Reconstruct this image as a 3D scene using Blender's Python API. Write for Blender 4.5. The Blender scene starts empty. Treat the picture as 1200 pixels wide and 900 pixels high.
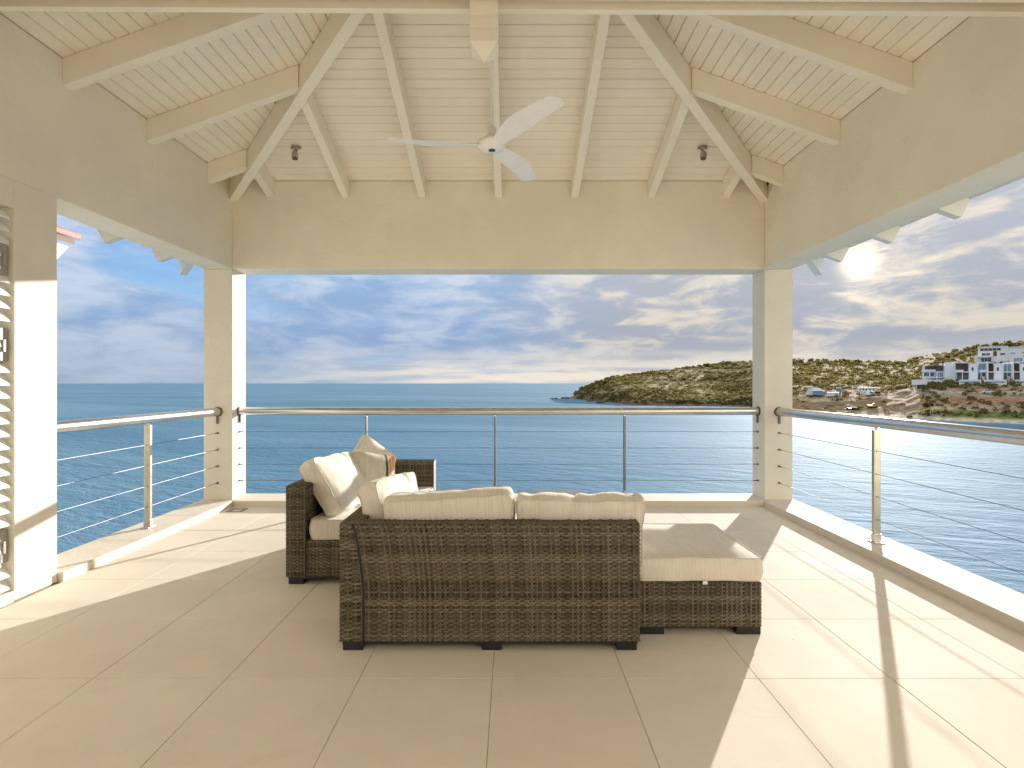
import bpy, bmesh, math, random
import numpy as np
from mathutils import Vector, Matrix, noise, Euler

random.seed(7)
R = math.radians
scene = bpy.context.scene
COL = scene.collection

# ------------------------------------------------------------------ camera
EYE = 1.33
cd = bpy.data.cameras.new("camera")
cam = bpy.data.objects.new("camera", cd)
COL.objects.link(cam)
cam.location = (0, 0, EYE)
cam.rotation_euler = (R(90), 0, 0)
cd.sensor_width = 36.0
cd.lens = 618.0 / 1200 * 36
cd.shift_y = -0.0008
cd.clip_start = 0.05
cd.clip_end = 80000
scene.camera = cam
F = 618.0

def px(x, Y):
    return (x - 600) * Y / F

def pz(y, Y):
    return EYE + (449 - y) * Y / F

# ------------------------------------------------------------------ sky, sun, exposure
SUN_EL, SUN_AZ = R(10.6), R(33.2)
SKY_STRENGTH = 0.05
SUN_STRENGTH = 2.3
scene.view_settings.view_transform = 'Standard'
scene.view_settings.look = 'None'
scene.view_settings.gamma = 1.0
scene.view_settings.exposure = 2.06
scene.cycles.diffuse_bounces = 14
scene.cycles.max_bounces = 18
scene.cycles.sample_clamp_indirect = 8.0

sun_dir = Vector((math.sin(SUN_AZ) * math.cos(SUN_EL), math.cos(SUN_AZ) * math.cos(SUN_EL), math.sin(SUN_EL)))
sl = bpy.data.lights.new("sun", 'SUN')
sl.energy = SUN_STRENGTH
sl.angle = R(0.6)
sl.color = (1.0, 0.965, 0.915)
so = bpy.data.objects.new("sun", sl)
COL.objects.link(so)
so.rotation_euler = sun_dir.to_track_quat('Z', 'Y').to_euler()

world = bpy.data.worlds.new("World")
scene.world = world
world.use_nodes = True

class NT:
    """small helper for building node graphs"""
    def __init__(self, tree):
        self.t = tree
    def n(self, typ, **kw):
        nd = self.t.nodes.new(typ)
        for k, v in kw.items():
            setattr(nd, k, v)
        return nd
    def put(self, sock, v):
        if isinstance(v, bpy.types.NodeSocket):
            self.t.links.new(v, sock)
        elif v is not None:
            sock.default_value = v
    def m(self, op, a, b=None, c=None, clamp=False):
        nd = self.n('ShaderNodeMath', operation=op)
        nd.use_clamp = clamp
        for i, v in enumerate((a, b, c)):
            if v is not None:
                self.put(nd.inputs[i], v)
        return nd.outputs[0]
    def mix(self, fac, a, b, blend='MIX'):
        nd = self.n('ShaderNodeMix', data_type='RGBA', blend_type=blend)
        self.put(nd.inputs[0], fac)
        for i, v in ((6, a), (7, b)):
            if isinstance(v, (tuple, list)) and len(v) == 3:
                v = (*v, 1)
            self.put(nd.inputs[i], v)
        return nd.outputs[2]
    def ramp(self, v, pts, interp='LINEAR'):
        nd = self.n('ShaderNodeValToRGB')
        cr = nd.color_ramp
        cr.interpolation = interp
        while len(cr.elements) < len(pts):
            cr.elements.new(0.5)
        for e, (p, c) in zip(cr.elements, pts):
            e.position = p
            e.color = c if isinstance(c, (tuple, list)) and len(c) == 4 else ((*c, 1) if isinstance(c, (tuple, list)) else (c, c, c, 1))
        self.put(nd.inputs[0], v)
        return nd.outputs[0]
    def rng(self, v, a, b, c=0.0, d=1.0, smooth=True):
        nd = self.n('ShaderNodeMapRange')
        nd.interpolation_type = 'SMOOTHSTEP' if smooth else 'LINEAR'
        self.put(nd.inputs[0], v)
        for i, q in enumerate((a, b, c, d)):
            self.put(nd.inputs[i + 1], q)
        return nd.outputs[0]
    def noise(self, vec, scale, detail=4, rough=0.55, dist=0.0, dims='3D'):
        nd = self.n('ShaderNodeTexNoise', noise_dimensions=dims)
        self.put(nd.inputs['Vector'], vec)
        nd.inputs['Scale'].default_value = scale
        nd.inputs['Detail'].default_value = detail
        nd.inputs['Roughness'].default_value = rough
        nd.inputs['Distortion'].default_value = dist
        return nd.outputs['Fac']
    def xyz(self, vec):
        nd = self.n('ShaderNodeSeparateXYZ')
        self.put(nd.inputs[0], vec)
        return nd.outputs
    def comb(self, x, y, z):
        nd = self.n('ShaderNodeCombineXYZ')
        for i, v in enumerate((x, y, z)):
            self.put(nd.inputs[i], v)
        return nd.outputs[0]
    def vscale(self, vec, sx, sy, sz):
        nd = self.n('ShaderNodeVectorMath', operation='MULTIPLY')
        self.put(nd.inputs[0], vec)
        nd.inputs[1].default_value = (sx, sy, sz)
        return nd.outputs[0]

def build_world():
    g = NT(world.node_tree)
    bg = world.node_tree.nodes['Background']
    sky = g.n('ShaderNodeTexSky', sky_type='NISHITA')
    sky.sun_disc = False
    sky.sun_elevation = SUN_EL
    sky.sun_rotation = SUN_AZ
    sky.altitude = 20
    sky.air_density = 1.0
    sky.dust_density = 0.6
    sky.ozone_density = 1.5
    d = g.n('ShaderNodeTexCoord').outputs['Generated']
    x, y, z = g.xyz(d)
    zc = g.m('MAXIMUM', z, 0.0)
    # cosine to the sun
    dp = g.n('ShaderNodeVectorMath', operation='DOT_PRODUCT')
    g.put(dp.inputs[0], d)
    dp.inputs[1].default_value = sun_dir
    cs = g.m('MAXIMUM', dp.outputs['Value'], 0.0)
    near = g.m('POWER', cs, 6.0)
    mid = g.m('POWER', cs, 26.0)
    close = g.m('POWER', cs, 330.0)
    core = g.m('POWER', cs, 5200.0)
    # clear sky, its glow round the sun veiled by thin cloud
    clear = g.mix(1.0, sky.outputs[0], (3.7, 3.6, 3.8), 'DARKEN')
    clear = g.mix(1.0, clear, (0.48, 0.69, 1.04), 'MULTIPLY')
    # cloud layers on planes seen in perspective
    den = g.m('ADD', zc, 0.10)
    u = g.m('DIVIDE', x, den)
    v = g.m('DIVIDE', y, den)
    p = g.comb(u, v, 0.0)
    n1 = g.noise(g.vscale(p, 0.36, 0.52, 1.0), 1.0, 8, 0.50, 0.4)
    n2 = g.noise(g.vscale(d, 5.2, 5.2, 15.0), 1.0, 10, 0.59, 0.5)
    n3 = g.noise(g.vscale(d, 10.0, 10.0, 33.0), 1.0, 9, 0.60, 0.5)
    cov = g.m('ADD', g.m('MULTIPLY', n1, 0.5), g.m('MULTIPLY', n2, 0.5))
    cover = g.m('ADD', g.m('ADD', g.rng(cov, 0.30, 0.51), g.m('MULTIPLY', near, 0.6)), g.rng(zc, 0.35, 0.8, 0.0, 0.6), clamp=True)
    # grey-blue bodies, paler rims, cream lit side
    tex = g.m('ADD', g.m('MULTIPLY', n2, 0.55), g.m('MULTIPLY', n3, 0.45))
    body = g.mix(g.rng(tex, 0.40, 0.62), (1.08, 1.66, 2.68), (2.25, 2.62, 3.25))
    body = g.mix(g.rng(zc, 0.25, 0.7), body, g.mix(g.rng(tex, 0.40, 0.62), (2.0, 2.15, 2.5), (2.7, 2.75, 2.9)))
    warm = g.mix(g.rng(tex, 0.46, 0.60), (1.7, 1.82, 2.1), (3.2, 2.9, 2.45))
    cloud = g.mix(g.rng(near, 0.15, 0.75), body, warm)
    col = g.mix(g.m('MULTIPLY', cover, 0.92), clear, cloud)
    # an overcast sky is brighter overhead than at the horizon
    up = [g.m('ADD', 1.0, g.m('MULTIPLY', zc, q)) for q in (1.9, 1.7, 1.35)]
    col = g.mix(1.0, col, g.comb(*up), 'MULTIPLY')
    # bright bank low over the sea, and cream light under the cloud toward the sun
    band = g.rng(z, 0.012, 0.080, 1.0, 0.0)
    bandn = g.rng(g.noise(g.vscale(d, 5.0, 5.0, 60.0), 1.0, 6, 0.55, 0.3), 0.38, 0.60)
    bfac = g.m('MULTIPLY', g.m('MULTIPLY', band, g.m('ADD', g.m('MULTIPLY', bandn, 0.6), 0.4)), g.rng(cs, 0.25, 0.70, 0.6, 1.0))
    col = g.mix(bfac, col, g.mix(g.rng(cs, 0.45, 0.80), (2.35, 2.75, 3.4), (4.2, 3.9, 3.4)))
    # sun behind thin cloud
    broken = g.rng(tex, 0.42, 0.60, 0.10, 1.0)
    glow = g.m('ADD', g.m('MULTIPLY', g.m("MULTIPLY", close, 2.0), broken), g.m('MULTIPLY', g.m('MULTIPLY', core, 13.0), g.rng(tex, 0.40, 0.58, 0.45, 1.0)))
    col = g.mix(1.0, col, g.mix(1.0, g.comb(glow, glow, glow), (1.0, 0.80, 0.46), 'MULTIPLY'), 'ADD')
    g.put(bg.inputs['Color'], col)
    bg.inputs['Strength'].default_value = SKY_STRENGTH
build_world()

# ------------------------------------------------------------------ materials
def new_mat(name):
    m = bpy.data.materials.new(name)
    m.use_nodes = True
    return m, NT(m.node_tree), m.node_tree.nodes['Principled BSDF']

def bump(g, bsdf, h, strength, dist):
    b = g.n('ShaderNodeBump')
    b.inputs['Strength'].default_value = strength
    b.inputs['Distance'].default_value = dist
    g.put(b.inputs['Height'], h)
    g.put(bsdf.inputs['Normal'], b.outputs[0])

def objco(g):
    return g.n('ShaderNodeTexCoord').outputs['Object']

def plain(name, col, rough=0.5, metal=0.0, var=0.08, scale=6.0, bmp=0.0, bscale=80, bdist=0.002, rvar=0.0, spec=0.5):
    m, g, b = new_mat(name)
    co = objco(g)
    n = g.noise(co, scale, 5, 0.6)
    lo = tuple(c * (1 - var) for c in col)
    hi = tuple(min(1, c * (1 + var)) for c in col)
    g.put(b.inputs['Base Color'], g.mix(g.rng(n, 0.3, 0.7), lo, hi))
    b.inputs['Metallic'].default_value = metal
    b.inputs['Specular IOR Level'].default_value = spec
    if rvar:
        g.put(b.inputs['Roughness'], g.rng(g.noise(co, scale * 3, 4), 0.3, 0.7, rough - rvar, rough + rvar))
    else:
        b.inputs['Roughness'].default_value = rough
    if bmp:
        bump(g, b, g.noise(co, bscale, 4, 0.6), bmp, bdist)
    return m

def plaster_mat(name, col):
    m, g, b = new_mat(name)
    co = objco(g)
    big = g.noise(co, 1.3, 5, 0.6)
    fine = g.noise(co, 26, 5, 0.65)
    grain = g.noise(co, 170, 3, 0.6)
    c = g.mix(g.rng(big, 0.3, 0.7), tuple(v * 0.90 for v in col), col)
    c = g.mix(g.m('MULTIPLY', g.rng(fine, 0.45, 0.75), 0.16), c, tuple(v * 0.86 for v in col))
    run = g.noise(g.vscale(co, 5.0, 5.0, 0.55), 1.0, 5, 0.6, 0.3)
    c = g.mix(g.m('MULTIPLY', g.rng(run, 0.56, 0.74), 0.22), c, (col[0] * 0.86, col[1] * 0.82, col[2] * 0.72))
    vor = g.n('ShaderNodeTexVoronoi', feature='DISTANCE_TO_EDGE')
    wob = g.n('ShaderNodeMix', data_type='VECTOR')
    wn = g.n('ShaderNodeTexNoise'); wn.inputs['Scale'].default_value = 3.0; g.put(wn.inputs['Vector'], co)
    wob.inputs[0].default_value = 0.25
    g.put(wob.inputs[4], co); g.put(wob.inputs[5], wn.outputs['Color'])
    g.put(vor.inputs['Vector'], wob.outputs[1]); vor.inputs['Scale'].default_value = 0.9
    crack = g.m('MULTIPLY', g.rng(vor.outputs['Distance'], 0.0, 0.004, 1.0, 0.0), g.rng(big, 0.50, 0.62, 0.0, 0.10))
    c = g.mix(crack, c, tuple(v * 0.55 for v in col))
    g.put(b.inputs['Base Color'], c)
    b.inputs['Roughness'].default_value = 0.75
    b.inputs['Specular IOR Level'].default_value = 0.2
    trowel = g.noise(g.vscale(co, 4, 4, 9), 1.0, 4, 0.6, 0.8)
    bump(g, b, g.m('ADD', g.m('MULTIPLY', grain, 0.4), g.m('ADD', fine, g.m('MULTIPLY', trowel, 2.0))), 0.45, 0.005)
    return m

def wood_paint_mat(name, col):
    m, g, b = new_mat(name)
    co = objco(g)
    rnd = g.n('ShaderNodeObjectInfo').outputs['Random']
    n = g.noise(co, 3.0, 5, 0.6)
    g1 = g.noise(g.vscale(co, 60, 60, 60), 1.0, 3, 0.6)
    c = g.mix(g.rng(n, 0.3, 0.7), tuple(v * 0.95 for v in col), col)
    c = g.mix(g.m('MULTIPLY', rnd, 0.10), c, tuple(v * 0.7 for v in col))
    g.put(b.inputs['Base Color'], c)
    b.inputs['Roughness'].default_value = 0.42
    bump(g, b, g1, 0.12, 0.002)
    return m

def tile_mat():
    m, g, b = new_mat("porcelain_tile")
    co = objco(g)
    rnd = g.n('ShaderNodeObjectInfo').outputs['Random']
    geo = g.n('ShaderNodeNewGeometry').outputs['Position']
    n = g.noise(geo, 2.2, 6, 0.62)
    sp = g.noise(geo, 55, 4, 0.7)
    wear = g.noise(geo, 0.7, 5, 0.6)
    base = (0.795, 0.725, 0.615)
    c = g.mix(g.rng(n, 0.3, 0.7), tuple(v * 0.95 for v in base), tuple(v * 1.03 for v in base))
    c = g.mix(g.m('MULTIPLY', rnd, 0.28), c, (0.70, 0.595, 0.46))
    c = g.mix(g.m('MULTIPLY', g.rng(sp, 0.60, 0.72), 0.15), c, (0.45, 0.38, 0.29))
    smudge = g.noise(geo, 3.4, 6, 0.66, 0.8)
    c = g.mix(g.m('MULTIPLY', g.rng(smudge, 0.52, 0.70), 0.13), c, (0.50, 0.42, 0.33))
    # a few specks of dirt and faint footprints
    speck = g.noise(geo, 14, 2, 0.5)
    c = g.mix(g.rng(speck, 0.765, 0.80, 0.0, 0.45), c, (0.25, 0.21, 0.17))
    g.put(b.inputs['Base Color'], c)
    g.put(b.inputs['Roughness'], g.rng(wear, 0.3, 0.7, 0.74, 0.86))
    b.inputs['Specular IOR Level'].default_value = 0.08
    bump(g, b, g.m('ADD', sp, g.m('MULTIPLY', n, 2.0)), 0.06, 0.003)
    return m

def fabric_mat(name, col, stripes=None):
    m, g, b = new_mat(name)
    co = objco(g)
    x, y, z = g.xyz(co)
    w1 = g.m('SINE', g.m('MULTIPLY', x, 620.0))
    w2 = g.m('SINE', g.m('MULTIPLY', x, 271.0))
    w3 = g.noise(g.vscale(co, 190, 6, 6), 1.0, 3, 0.6)
    n = g.noise(co, 5, 5, 0.6)
    c = g.mix(g.rng(n, 0.3, 0.7), tuple(v * 0.92 for v in col), col)
    c = g.mix(g.m('MULTIPLY', g.rng(w3, 0.42, 0.66), 0.38), c, tuple(v * f for v, f in zip(col, (0.72, 0.66, 0.54))))
    if stripes:
        for (a, e, sc) in stripes:
            msk = g.m('MULTIPLY', g.m('GREATER_THAN', x, a), g.m('LESS_THAN', x, e))
            c = g.mix(msk, c, sc)
    g.put(b.inputs['Base Color'], c)
    b.inputs['Roughness'].default_value = 0.9
    b.inputs['Specular IOR Level'].default_value = 0.15
    b.inputs['Sheen Weight'].default_value = 0.15
    h = g.m('ADD', g.m('MULTIPLY', w1, 0.25), g.m('ADD', g.m('MULTIPLY', w2, 0.2), g.noise(co, 11, 4, 0.6)))
    bump(g, b, h, 0.22, 0.004)
    return m

def tone_mat(name, dark, light, rough=0.5, attr='tone', spec=0.5, nscale=40, nvar=0.35):
    """colour between two hues by a tone stored on the mesh, painted weave shading included"""
    m, g, b = new_mat(name)
    a = g.n('ShaderNodeAttribute', attribute_name=attr)
    t = g.xyz(a.outputs['Vector'])[0]
    n = g.noise(objco(g), nscale, 4, 0.6)
    f = g.m('ADD', t, g.m('MULTIPLY', g.m('SUBTRACT', n, 0.5), nvar), clamp=True)
    g.put(b.inputs['Base Color'], g.mix(f, dark, light))
    b.inputs['Roughness'].default_value = rough
    b.inputs['Specular IOR Level'].default_value = spec
    return m

CREAM = (0.83, 0.775, 0.655)
M = {}
M['plaster'] = plaster_mat("cream_plaster", CREAM)
M['stone'] = plaster_mat("curb_stone", (0.76, 0.69, 0.575))
M['paint'] = wood_paint_mat("cream_painted_wood", (0.85, 0.795, 0.68))
M['tile'] = tile_mat()
M['grout'] = plain("grout", (0.42, 0.34, 0.25), 0.9, bmp=0.2)
M['steel'] = plain("brushed_steel", (0.60, 0.585, 0.56), 0.24, 1.0, var=0.06, scale=5)
M['steel_dark'] = plain("dull_steel", (0.16, 0.15, 0.145), 0.5, 1.0, var=0.12)
M['brass'] = plain("tinted_steel", (0.60, 0.52, 0.40), 0.3, 1.0, var=0.1)
M['post_shaded'] = plain("shaded_steel_post", (0.20, 0.21, 0.22), 0.35, 1.0, var=0.1)  # darker copy of the post steel, shade put into its colour
M['white_paint'] = plain("white_gloss_paint", (0.80, 0.80, 0.77), 0.35, var=0.03)
M['fan_white'] = plain("fan_white", (0.82, 0.81, 0.78), 0.4, var=0.03)
M['black'] = plain("black_plastic", (0.012, 0.012, 0.013), 0.45, var=0.2)
M['wicker'] = tone_mat("dark_wicker", (0.020, 0.016, 0.009), (0.30, 0.25, 0.165), 0.45, spec=0.3, nscale=30)
M['wicker_core'] = plain("wicker_core", (0.012, 0.009, 0.006), 0.8)
M['fabric'] = fabric_mat("natural_canvas", (0.78, 0.735, 0.64))
M['fabric_stripe'] = fabric_mat("striped_canvas", (0.66, 0.60, 0.50), [(0.075, 0.10, (0.10, 0.095, 0.09)), (0.11, 0.135, (0.70, 0.28, 0.10)), (0.145, 0.165, (0.66, 0.33, 0.15))])
M['piping'] = plain("cushion_piping", (0.66, 0.61, 0.52), 0.9)
M['tag_white'] = plain("tag_white", (0.8, 0.8, 0.78), 0.8)
M['glass_top'] = plain("table_glass", (0.10, 0.11, 0.12), 0.08, 0.0, var=0.1, spec=0.8)
M['red_tile'] = plain("red_roof_tile", (0.42, 0.10, 0.075), 0.6, var=0.3, scale=14, bmp=0.3, bscale=20, bdist=0.02)
M['brown_soffit'] = plain("brown_soffit", (0.16, 0.09, 0.05), 0.7)
M['slat'] = plain("louvre_white", (0.80, 0.79, 0.74), 0.5, var=0.04)
M['frame_grey'] = plain("grey_aluminium", (0.40, 0.37, 0.32), 0.45, 0.4)
M['lamp_grey'] = plain("lamp_grey", (0.30, 0.26, 0.20), 0.35, 0.6)
M['villa_white'] = plain("villa_white", (0.88, 0.865, 0.84), 0.7, var=0.04, scale=0.4)
M['site_grey'] = plain("villa_grey", (0.45, 0.44, 0.43), 0.7)  # plain grey paint for a door, hut roofs and the truck bed
M['villa_glass'] = plain("villa_glass", (0.05, 0.08, 0.10), 0.08, 0.0, spec=0.8)
M['villa_glass_light'] = plain("villa_glass_pale", (0.22, 0.33, 0.40), 0.1, 0.0, spec=0.8)
M['villa_dark'] = plain("villa_interior", (0.12, 0.085, 0.065), 0.8, var=0.3, scale=0.5)
M['villa_brown'] = plain("villa_timber", (0.24, 0.13, 0.08), 0.7)
M['tan'] = plain("tan_render", (0.55, 0.44, 0.31), 0.8)
M['tent_white'] = plain("tent_white", (0.82, 0.82, 0.81), 0.6)
M['tent_blue'] = plain("tent_blue_grey", (0.25, 0.31, 0.42), 0.7)
M['yellow'] = plain("machine_yellow", (0.75, 0.50, 0.05), 0.45, var=0.15)
M['teal'] = plain("teal_paint", (0.10, 0.33, 0.36), 0.6)
M['rust'] = plain("rust_orange", (0.45, 0.20, 0.09), 0.8)
M['rubber'] = plain("rubber", (0.02, 0.02, 0.02), 0.8)
M['rock'] = plain("sea_rock", (0.075, 0.065, 0.055), 0.85, var=0.4, scale=0.8, bmp=0.8, bscale=1.2, bdist=0.5)

# ------------------------------------------------------------------ mesh helpers
class MB:
    def __init__(self):
        self.v, self.f, self.tone = [], [], []
        self.t = 0.5
    def vert(self, p):
        self.v.append(tuple(p))
        self.tone.append(self.t)
        return len(self.v) - 1
    def face(self, *ids):
        self.f.append(tuple(ids))
    def poly(self, pts):
        self.face(*[self.vert(p) for p in pts])
    def hexa(self, p):
        """8 points: bottom ring 0-3 (counter-clockwise from above), top ring 4-7"""
        i = [self.vert(q) for q in p]
        for q in ((3, 2, 1, 0), (4, 5, 6, 7), (0, 1, 5, 4), (1, 2, 6, 5), (2, 3, 7, 6), (3, 0, 4, 7)):
            self.face(*[i[k] for k in q])
    def box(self, x0, x1, y0, y1, z0, z1, T=None):
        p = [Vector(c) for c in ((x0, y0, z0), (x1, y0, z0), (x1, y1, z0), (x0, y1, z0), (x0, y0, z1), (x1, y0, z1), (x1, y1, z1), (x0, y1, z1))]
        if T is not None:
            p = [T @ c for c in p]
        self.hexa(p)
    def prism(self, ring0, ring1):
        a = [self.vert(p) for p in ring0]
        b = [self.vert(p) for p in ring1]
        n = len(a)
        for k in range(n):
            self.face(a[k], a[(k + 1) % n], b[(k + 1) % n], b[k])
        self.face(*reversed(a))
        self.face(*b)
    def tube(self, pts, r, n=10, cap=True, taper=None):
        pts = [Vector(p) for p in pts]
        rings = []
        up = None
        for i, p in enumerate(pts):
            d = (pts[min(i + 1, len(pts) - 1)] - pts[max(i - 1, 0)]).normalized()
            if up is None:
                up = d.orthogonal().normalized()
            up = (up - d * up.dot(d)).normalized()
            w = d.cross(up)
            rr = r if taper is None else r * taper[i]
            rings.append([self.vert(p + (up * math.cos(2 * math.pi * k / n) + w * math.sin(2 * math.pi * k / n)) * rr) for k in range(n)])
        for a, b in zip(rings, rings[1:]):
            for k in range(n):
                self.face(a[k], a[(k + 1) % n], b[(k + 1) % n], b[k])
        if cap:
            self.face(*reversed(rings[0]))
            self.face(*rings[-1])
    def lathe(self, prof, c=(0, 0, 0), n=24):
        """profile of (radius, z)"""
        c = Vector(c)
        rings = []
        for r, z in prof:
            if r < 1e-5:
                rings.append([self.vert(c + Vector((0, 0, z)))])
            else:
                rings.append([self.vert(c + Vector((r * math.cos(2 * math.pi * k / n), r * math.sin(2 * math.pi * k / n), z))) for k in range(n)])
        for a, b in zip(rings, rings[1:]):
            for k in range(n):
                k2 = (k + 1) % n
                if len(a) == 1 and len(b) == 1:
                    continue
                if len(a) == 1:
                    self.face(a[0], b[k2], b[k])
                elif len(b) == 1:
                    self.face(a[k], a[k2], b[0])
                else:
                    self.face(a[k], a[k2], b[k2], b[k])
    def mesh(self, name, fix=True):
        me = bpy.data.meshes.new(name)
        me.from_pydata(self.v, [], self.f)
        if fix:
            bm = bmesh.new()
            bm.from_mesh(me)
            bmesh.ops.recalc_face_normals(bm, faces=bm.faces)
            bm.to_mesh(me)
            bm.free()
        at = me.attributes.new('tone', 'FLOAT', 'POINT')
        at.data.foreach_set('value', self.tone)
        me.update()
        return me
    def build(self, name, mat, parent=None, smooth=False, bevel=0.0, seg=2, fix=True):
        return link(name, self.mesh(name, fix), mat, parent, smooth, bevel, seg)

def link(name, me, mat, parent=None, smooth=False, bevel=0.0, seg=2):
    o = bpy.data.objects.new(name, me)
    COL.objects.link(o)
    if mat is not None and not me.materials:
        me.materials.append(mat)
    if parent is not None:
        o.parent = parent
    if smooth:
        me.polygons.foreach_set('use_smooth', [True] * len(me.polygons))
    if bevel:
        b = o.modifiers.new('bevel', 'BEVEL')
        b.width = bevel
        b.segments = seg
        b.limit_method = 'ANGLE'
        b.angle_limit = R(40)
        b.harden_normals = False
    return o

def tag(o, label=None, cat=None, group=None, kind=None):
    if label: o['label'] = label
    if cat: o['category'] = cat
    if group: o['group'] = group
    if kind: o['kind'] = kind
    return o

def thing(name, label, cat, loc=(0, 0, 0), rz=0.0, group=None):
    o = bpy.data.objects.new(name, None)
    o.empty_display_size = 0.2
    COL.objects.link(o)
    o.location = loc
    o.rotation_euler = (0, 0, rz)
    return tag(o, label, cat, group)

def struct(o):
    return tag(o, kind='structure')

def smooth_by_angle(o, deg=40):
    me = o.data
    me.polygons.foreach_set('use_smooth', [True] * len(me.polygons))
    me.set_sharp_from_angle(angle=R(deg))

# ------------------------------------------------------------------ pavilion: floor, walls, curbs, columns
XL, XR, YB = -3.04, 2.745, 5.73          # inner wall planes
HALF = (XR - XL) / 2
XC, YC = (XL + XR) / 2, YB - HALF
YF = YB - 2 * HALF
WT = 0.30                                 # wall thickness
HB, HT, SL = 2.57, 3.53, 0.36             # header bottom, ceiling at the wall, roof slope
CURB = 0.064

fb = MB()
fb.box(XL - 0.3, XR + 0.3, -4.0, YB + 0.30, -0.35, -0.0045)
floor = struct(fb.build('floor', M['grout']))
GX0, GY0, TP = -0.0885, 2.376, 0.599
tile_me = {}
def add_tile(x0, x1, y0, y1):
    key = (round(x1 - x0, 3), round(y1 - y0, 3))
    if key not in tile_me:
        b = MB()
        w, h = (x1 - x0) / 2, (y1 - y0) / 2
        b.box(-w, w, -h, h, -0.004, 0)
        tile_me[key] = b.mesh('tile')
    o = link('tile', tile_me[key], M['tile'], floor, bevel=0.0015, seg=1)
    o.location = ((x0 + x1) / 2, (y0 + y1) / 2, random.uniform(-0.0004, 0.0004))
g = 0.0011
for i in range(-6, 6):
    for j in range(-8, 6):
        x0, x1 = max(GX0 + i * TP, XL + 0.03), min(GX0 + (i + 1) * TP, XR - 0.03)
        y0, y1 = GY0 + j * TP, min(GY0 + (j + 1) * TP, 5.675)
        if x1 - x0 < 0.02 or y1 - y0 < 0.02:
            continue
        add_tile(x0 + g, x1 - g, y0 + g, y1 - g)

def side(k, u, t, z):
    """roof/wall coordinates: side 0 back, 1 left, 2 front, 3 right; u along the wall, t inward from its inner face"""
    x, y = u, HALF - t
    for _ in range(k):
        x, y = -y, x
    return Vector((XC + x, YC + y, z))

def header(mb, k, z0=HB):
    a = HALF
    prof = [(0, z0), (0, HT), (-WT, HT - WT * SL), (-WT, z0)]
    r0 = [side(k, -(a - t), t, z) for t, z in prof]
    r1 = [side(k, (a - t), t, z) for t, z in prof]
    mb.prism(r0, r1)

b = MB(); header(b, 0)
wall_back = struct(b.build('wall_back', M['plaster'], bevel=0.006))
b = MB(); header(b, 3)
wall_right = struct(b.build('wall_right', M['plaster'], bevel=0.006))
b = MB(); header(b, 2)
wall_front = struct(b.build('wall_front', M['plaster'], bevel=0.006))
b = MB()
header(b, 1)
b.box(XL - WT, XL, 3.22, 3.525, 0.0, HB)                 # pier
b.box(XL - WT, XL, 2.20, 3.22, 2.40, HB)                 # over the louvres
b.box(XL - WT, XL, 2.20, 3.22, -0.01, 0.062)             # threshold
b.box(XL - WT, XL, YF - WT, 2.20, 0.0, HB)
wall_left = struct(b.build('wall_left', M['plaster'], bevel=0.005))

for (x0, x1, y0, y1) in ((XL - 0.312, XL, YB, YB + 0.295), (XR, XR + 0.305, YB, YB + 0.295), (XR, XR + 0.305, YF - 0.3, YF)):
    b = MB(); b.box(x0, x1, y0, y1, CURB - 0.004, HB)
    struct(b.build('column', M['plaster'], bevel=0.007))

# curbs, a flat stone upstand with a slightly proud inner edge
def curb(name, p0, p1, q0, q1):
    """inner line p0-p1, outer line q0-q1 (plan)"""
    mb = MB()
    mb.hexa([(*p0, -0.02), (*p1, -0.02), (*q0, -0.2), (*q1, -0.2), (*p0, CURB), (*p1, CURB), (*q0, CURB), (*q1, CURB)])
    return struct(mb.build(name, M['stone'], bevel=0.006))
ci = 0.035
b = MB()
b.box(-7.0, XL - WT, -2.9, -2.6, 0.0, 5.6); b.box(XR + WT, 11.0, -2.9, -2.6, 0.0, 5.6); b.box(XL - WT, XR + WT, -2.9, -2.6, 2.5, 5.6)
b.box(XL - WT, -2.2, -2.9, -2.6, 0.0, 2.5); b.box(1.9, XR + WT, -2.9, -2.6, 0.0, 2.5)
wall_bounce = struct(b.build('wall_bounce', M['plaster']))  # unseen house wall and glass door, added to bounce sunlight into the pavilion
b = MB(); b.box(-2.2, 1.9, -2.80, -2.72, 0.0, 0.08); b.box(-2.2, 1.9, -2.80, -2.72, 2.42, 2.5)
for q in range(5):
    xq = -2.2 + q * 1.005
    b.box(xq, xq + 0.08, -2.80, -2.72, 0.08, 2.42)
dframe = b.build('door_frame', M['white_paint'], wall_bounce)
b = MB(); b.box(-2.19, 1.89, -2.77, -2.75, 0.06, 2.44)
b.build('pane', M['glass_top'], dframe)
b = MB(); b.box(XR + 0.34, 11.0, -2.6, YF - 0.36, -0.35, 0.0); b.box(-7.0, XL - 0.31, -2.6, YF - 0.36, -0.35, 0.0)
struct(b.build('terrace', M['tile']))  # unseen side slabs behind the camera, added for their sunlit bounce
curb('curb_back', (XL + ci, 5.67), (XR - ci, 5.67), (XR + 0.33, 6.06), (XL - 0.33, 6.06))
curb('curb_left', (XL + ci, 3.53), (XL + ci, 5.67), (XL - 0.33, 6.06), (XL - 0.33, 3.53))
curb('curb_right', (XR - ci, 5.67), (XR - ci, YF), (XR + 0.33, YF), (XR + 0.33, 6.06))

# ------------------------------------------------------------------ roof
def ceil_z(t):
    return HT + SL * t

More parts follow.
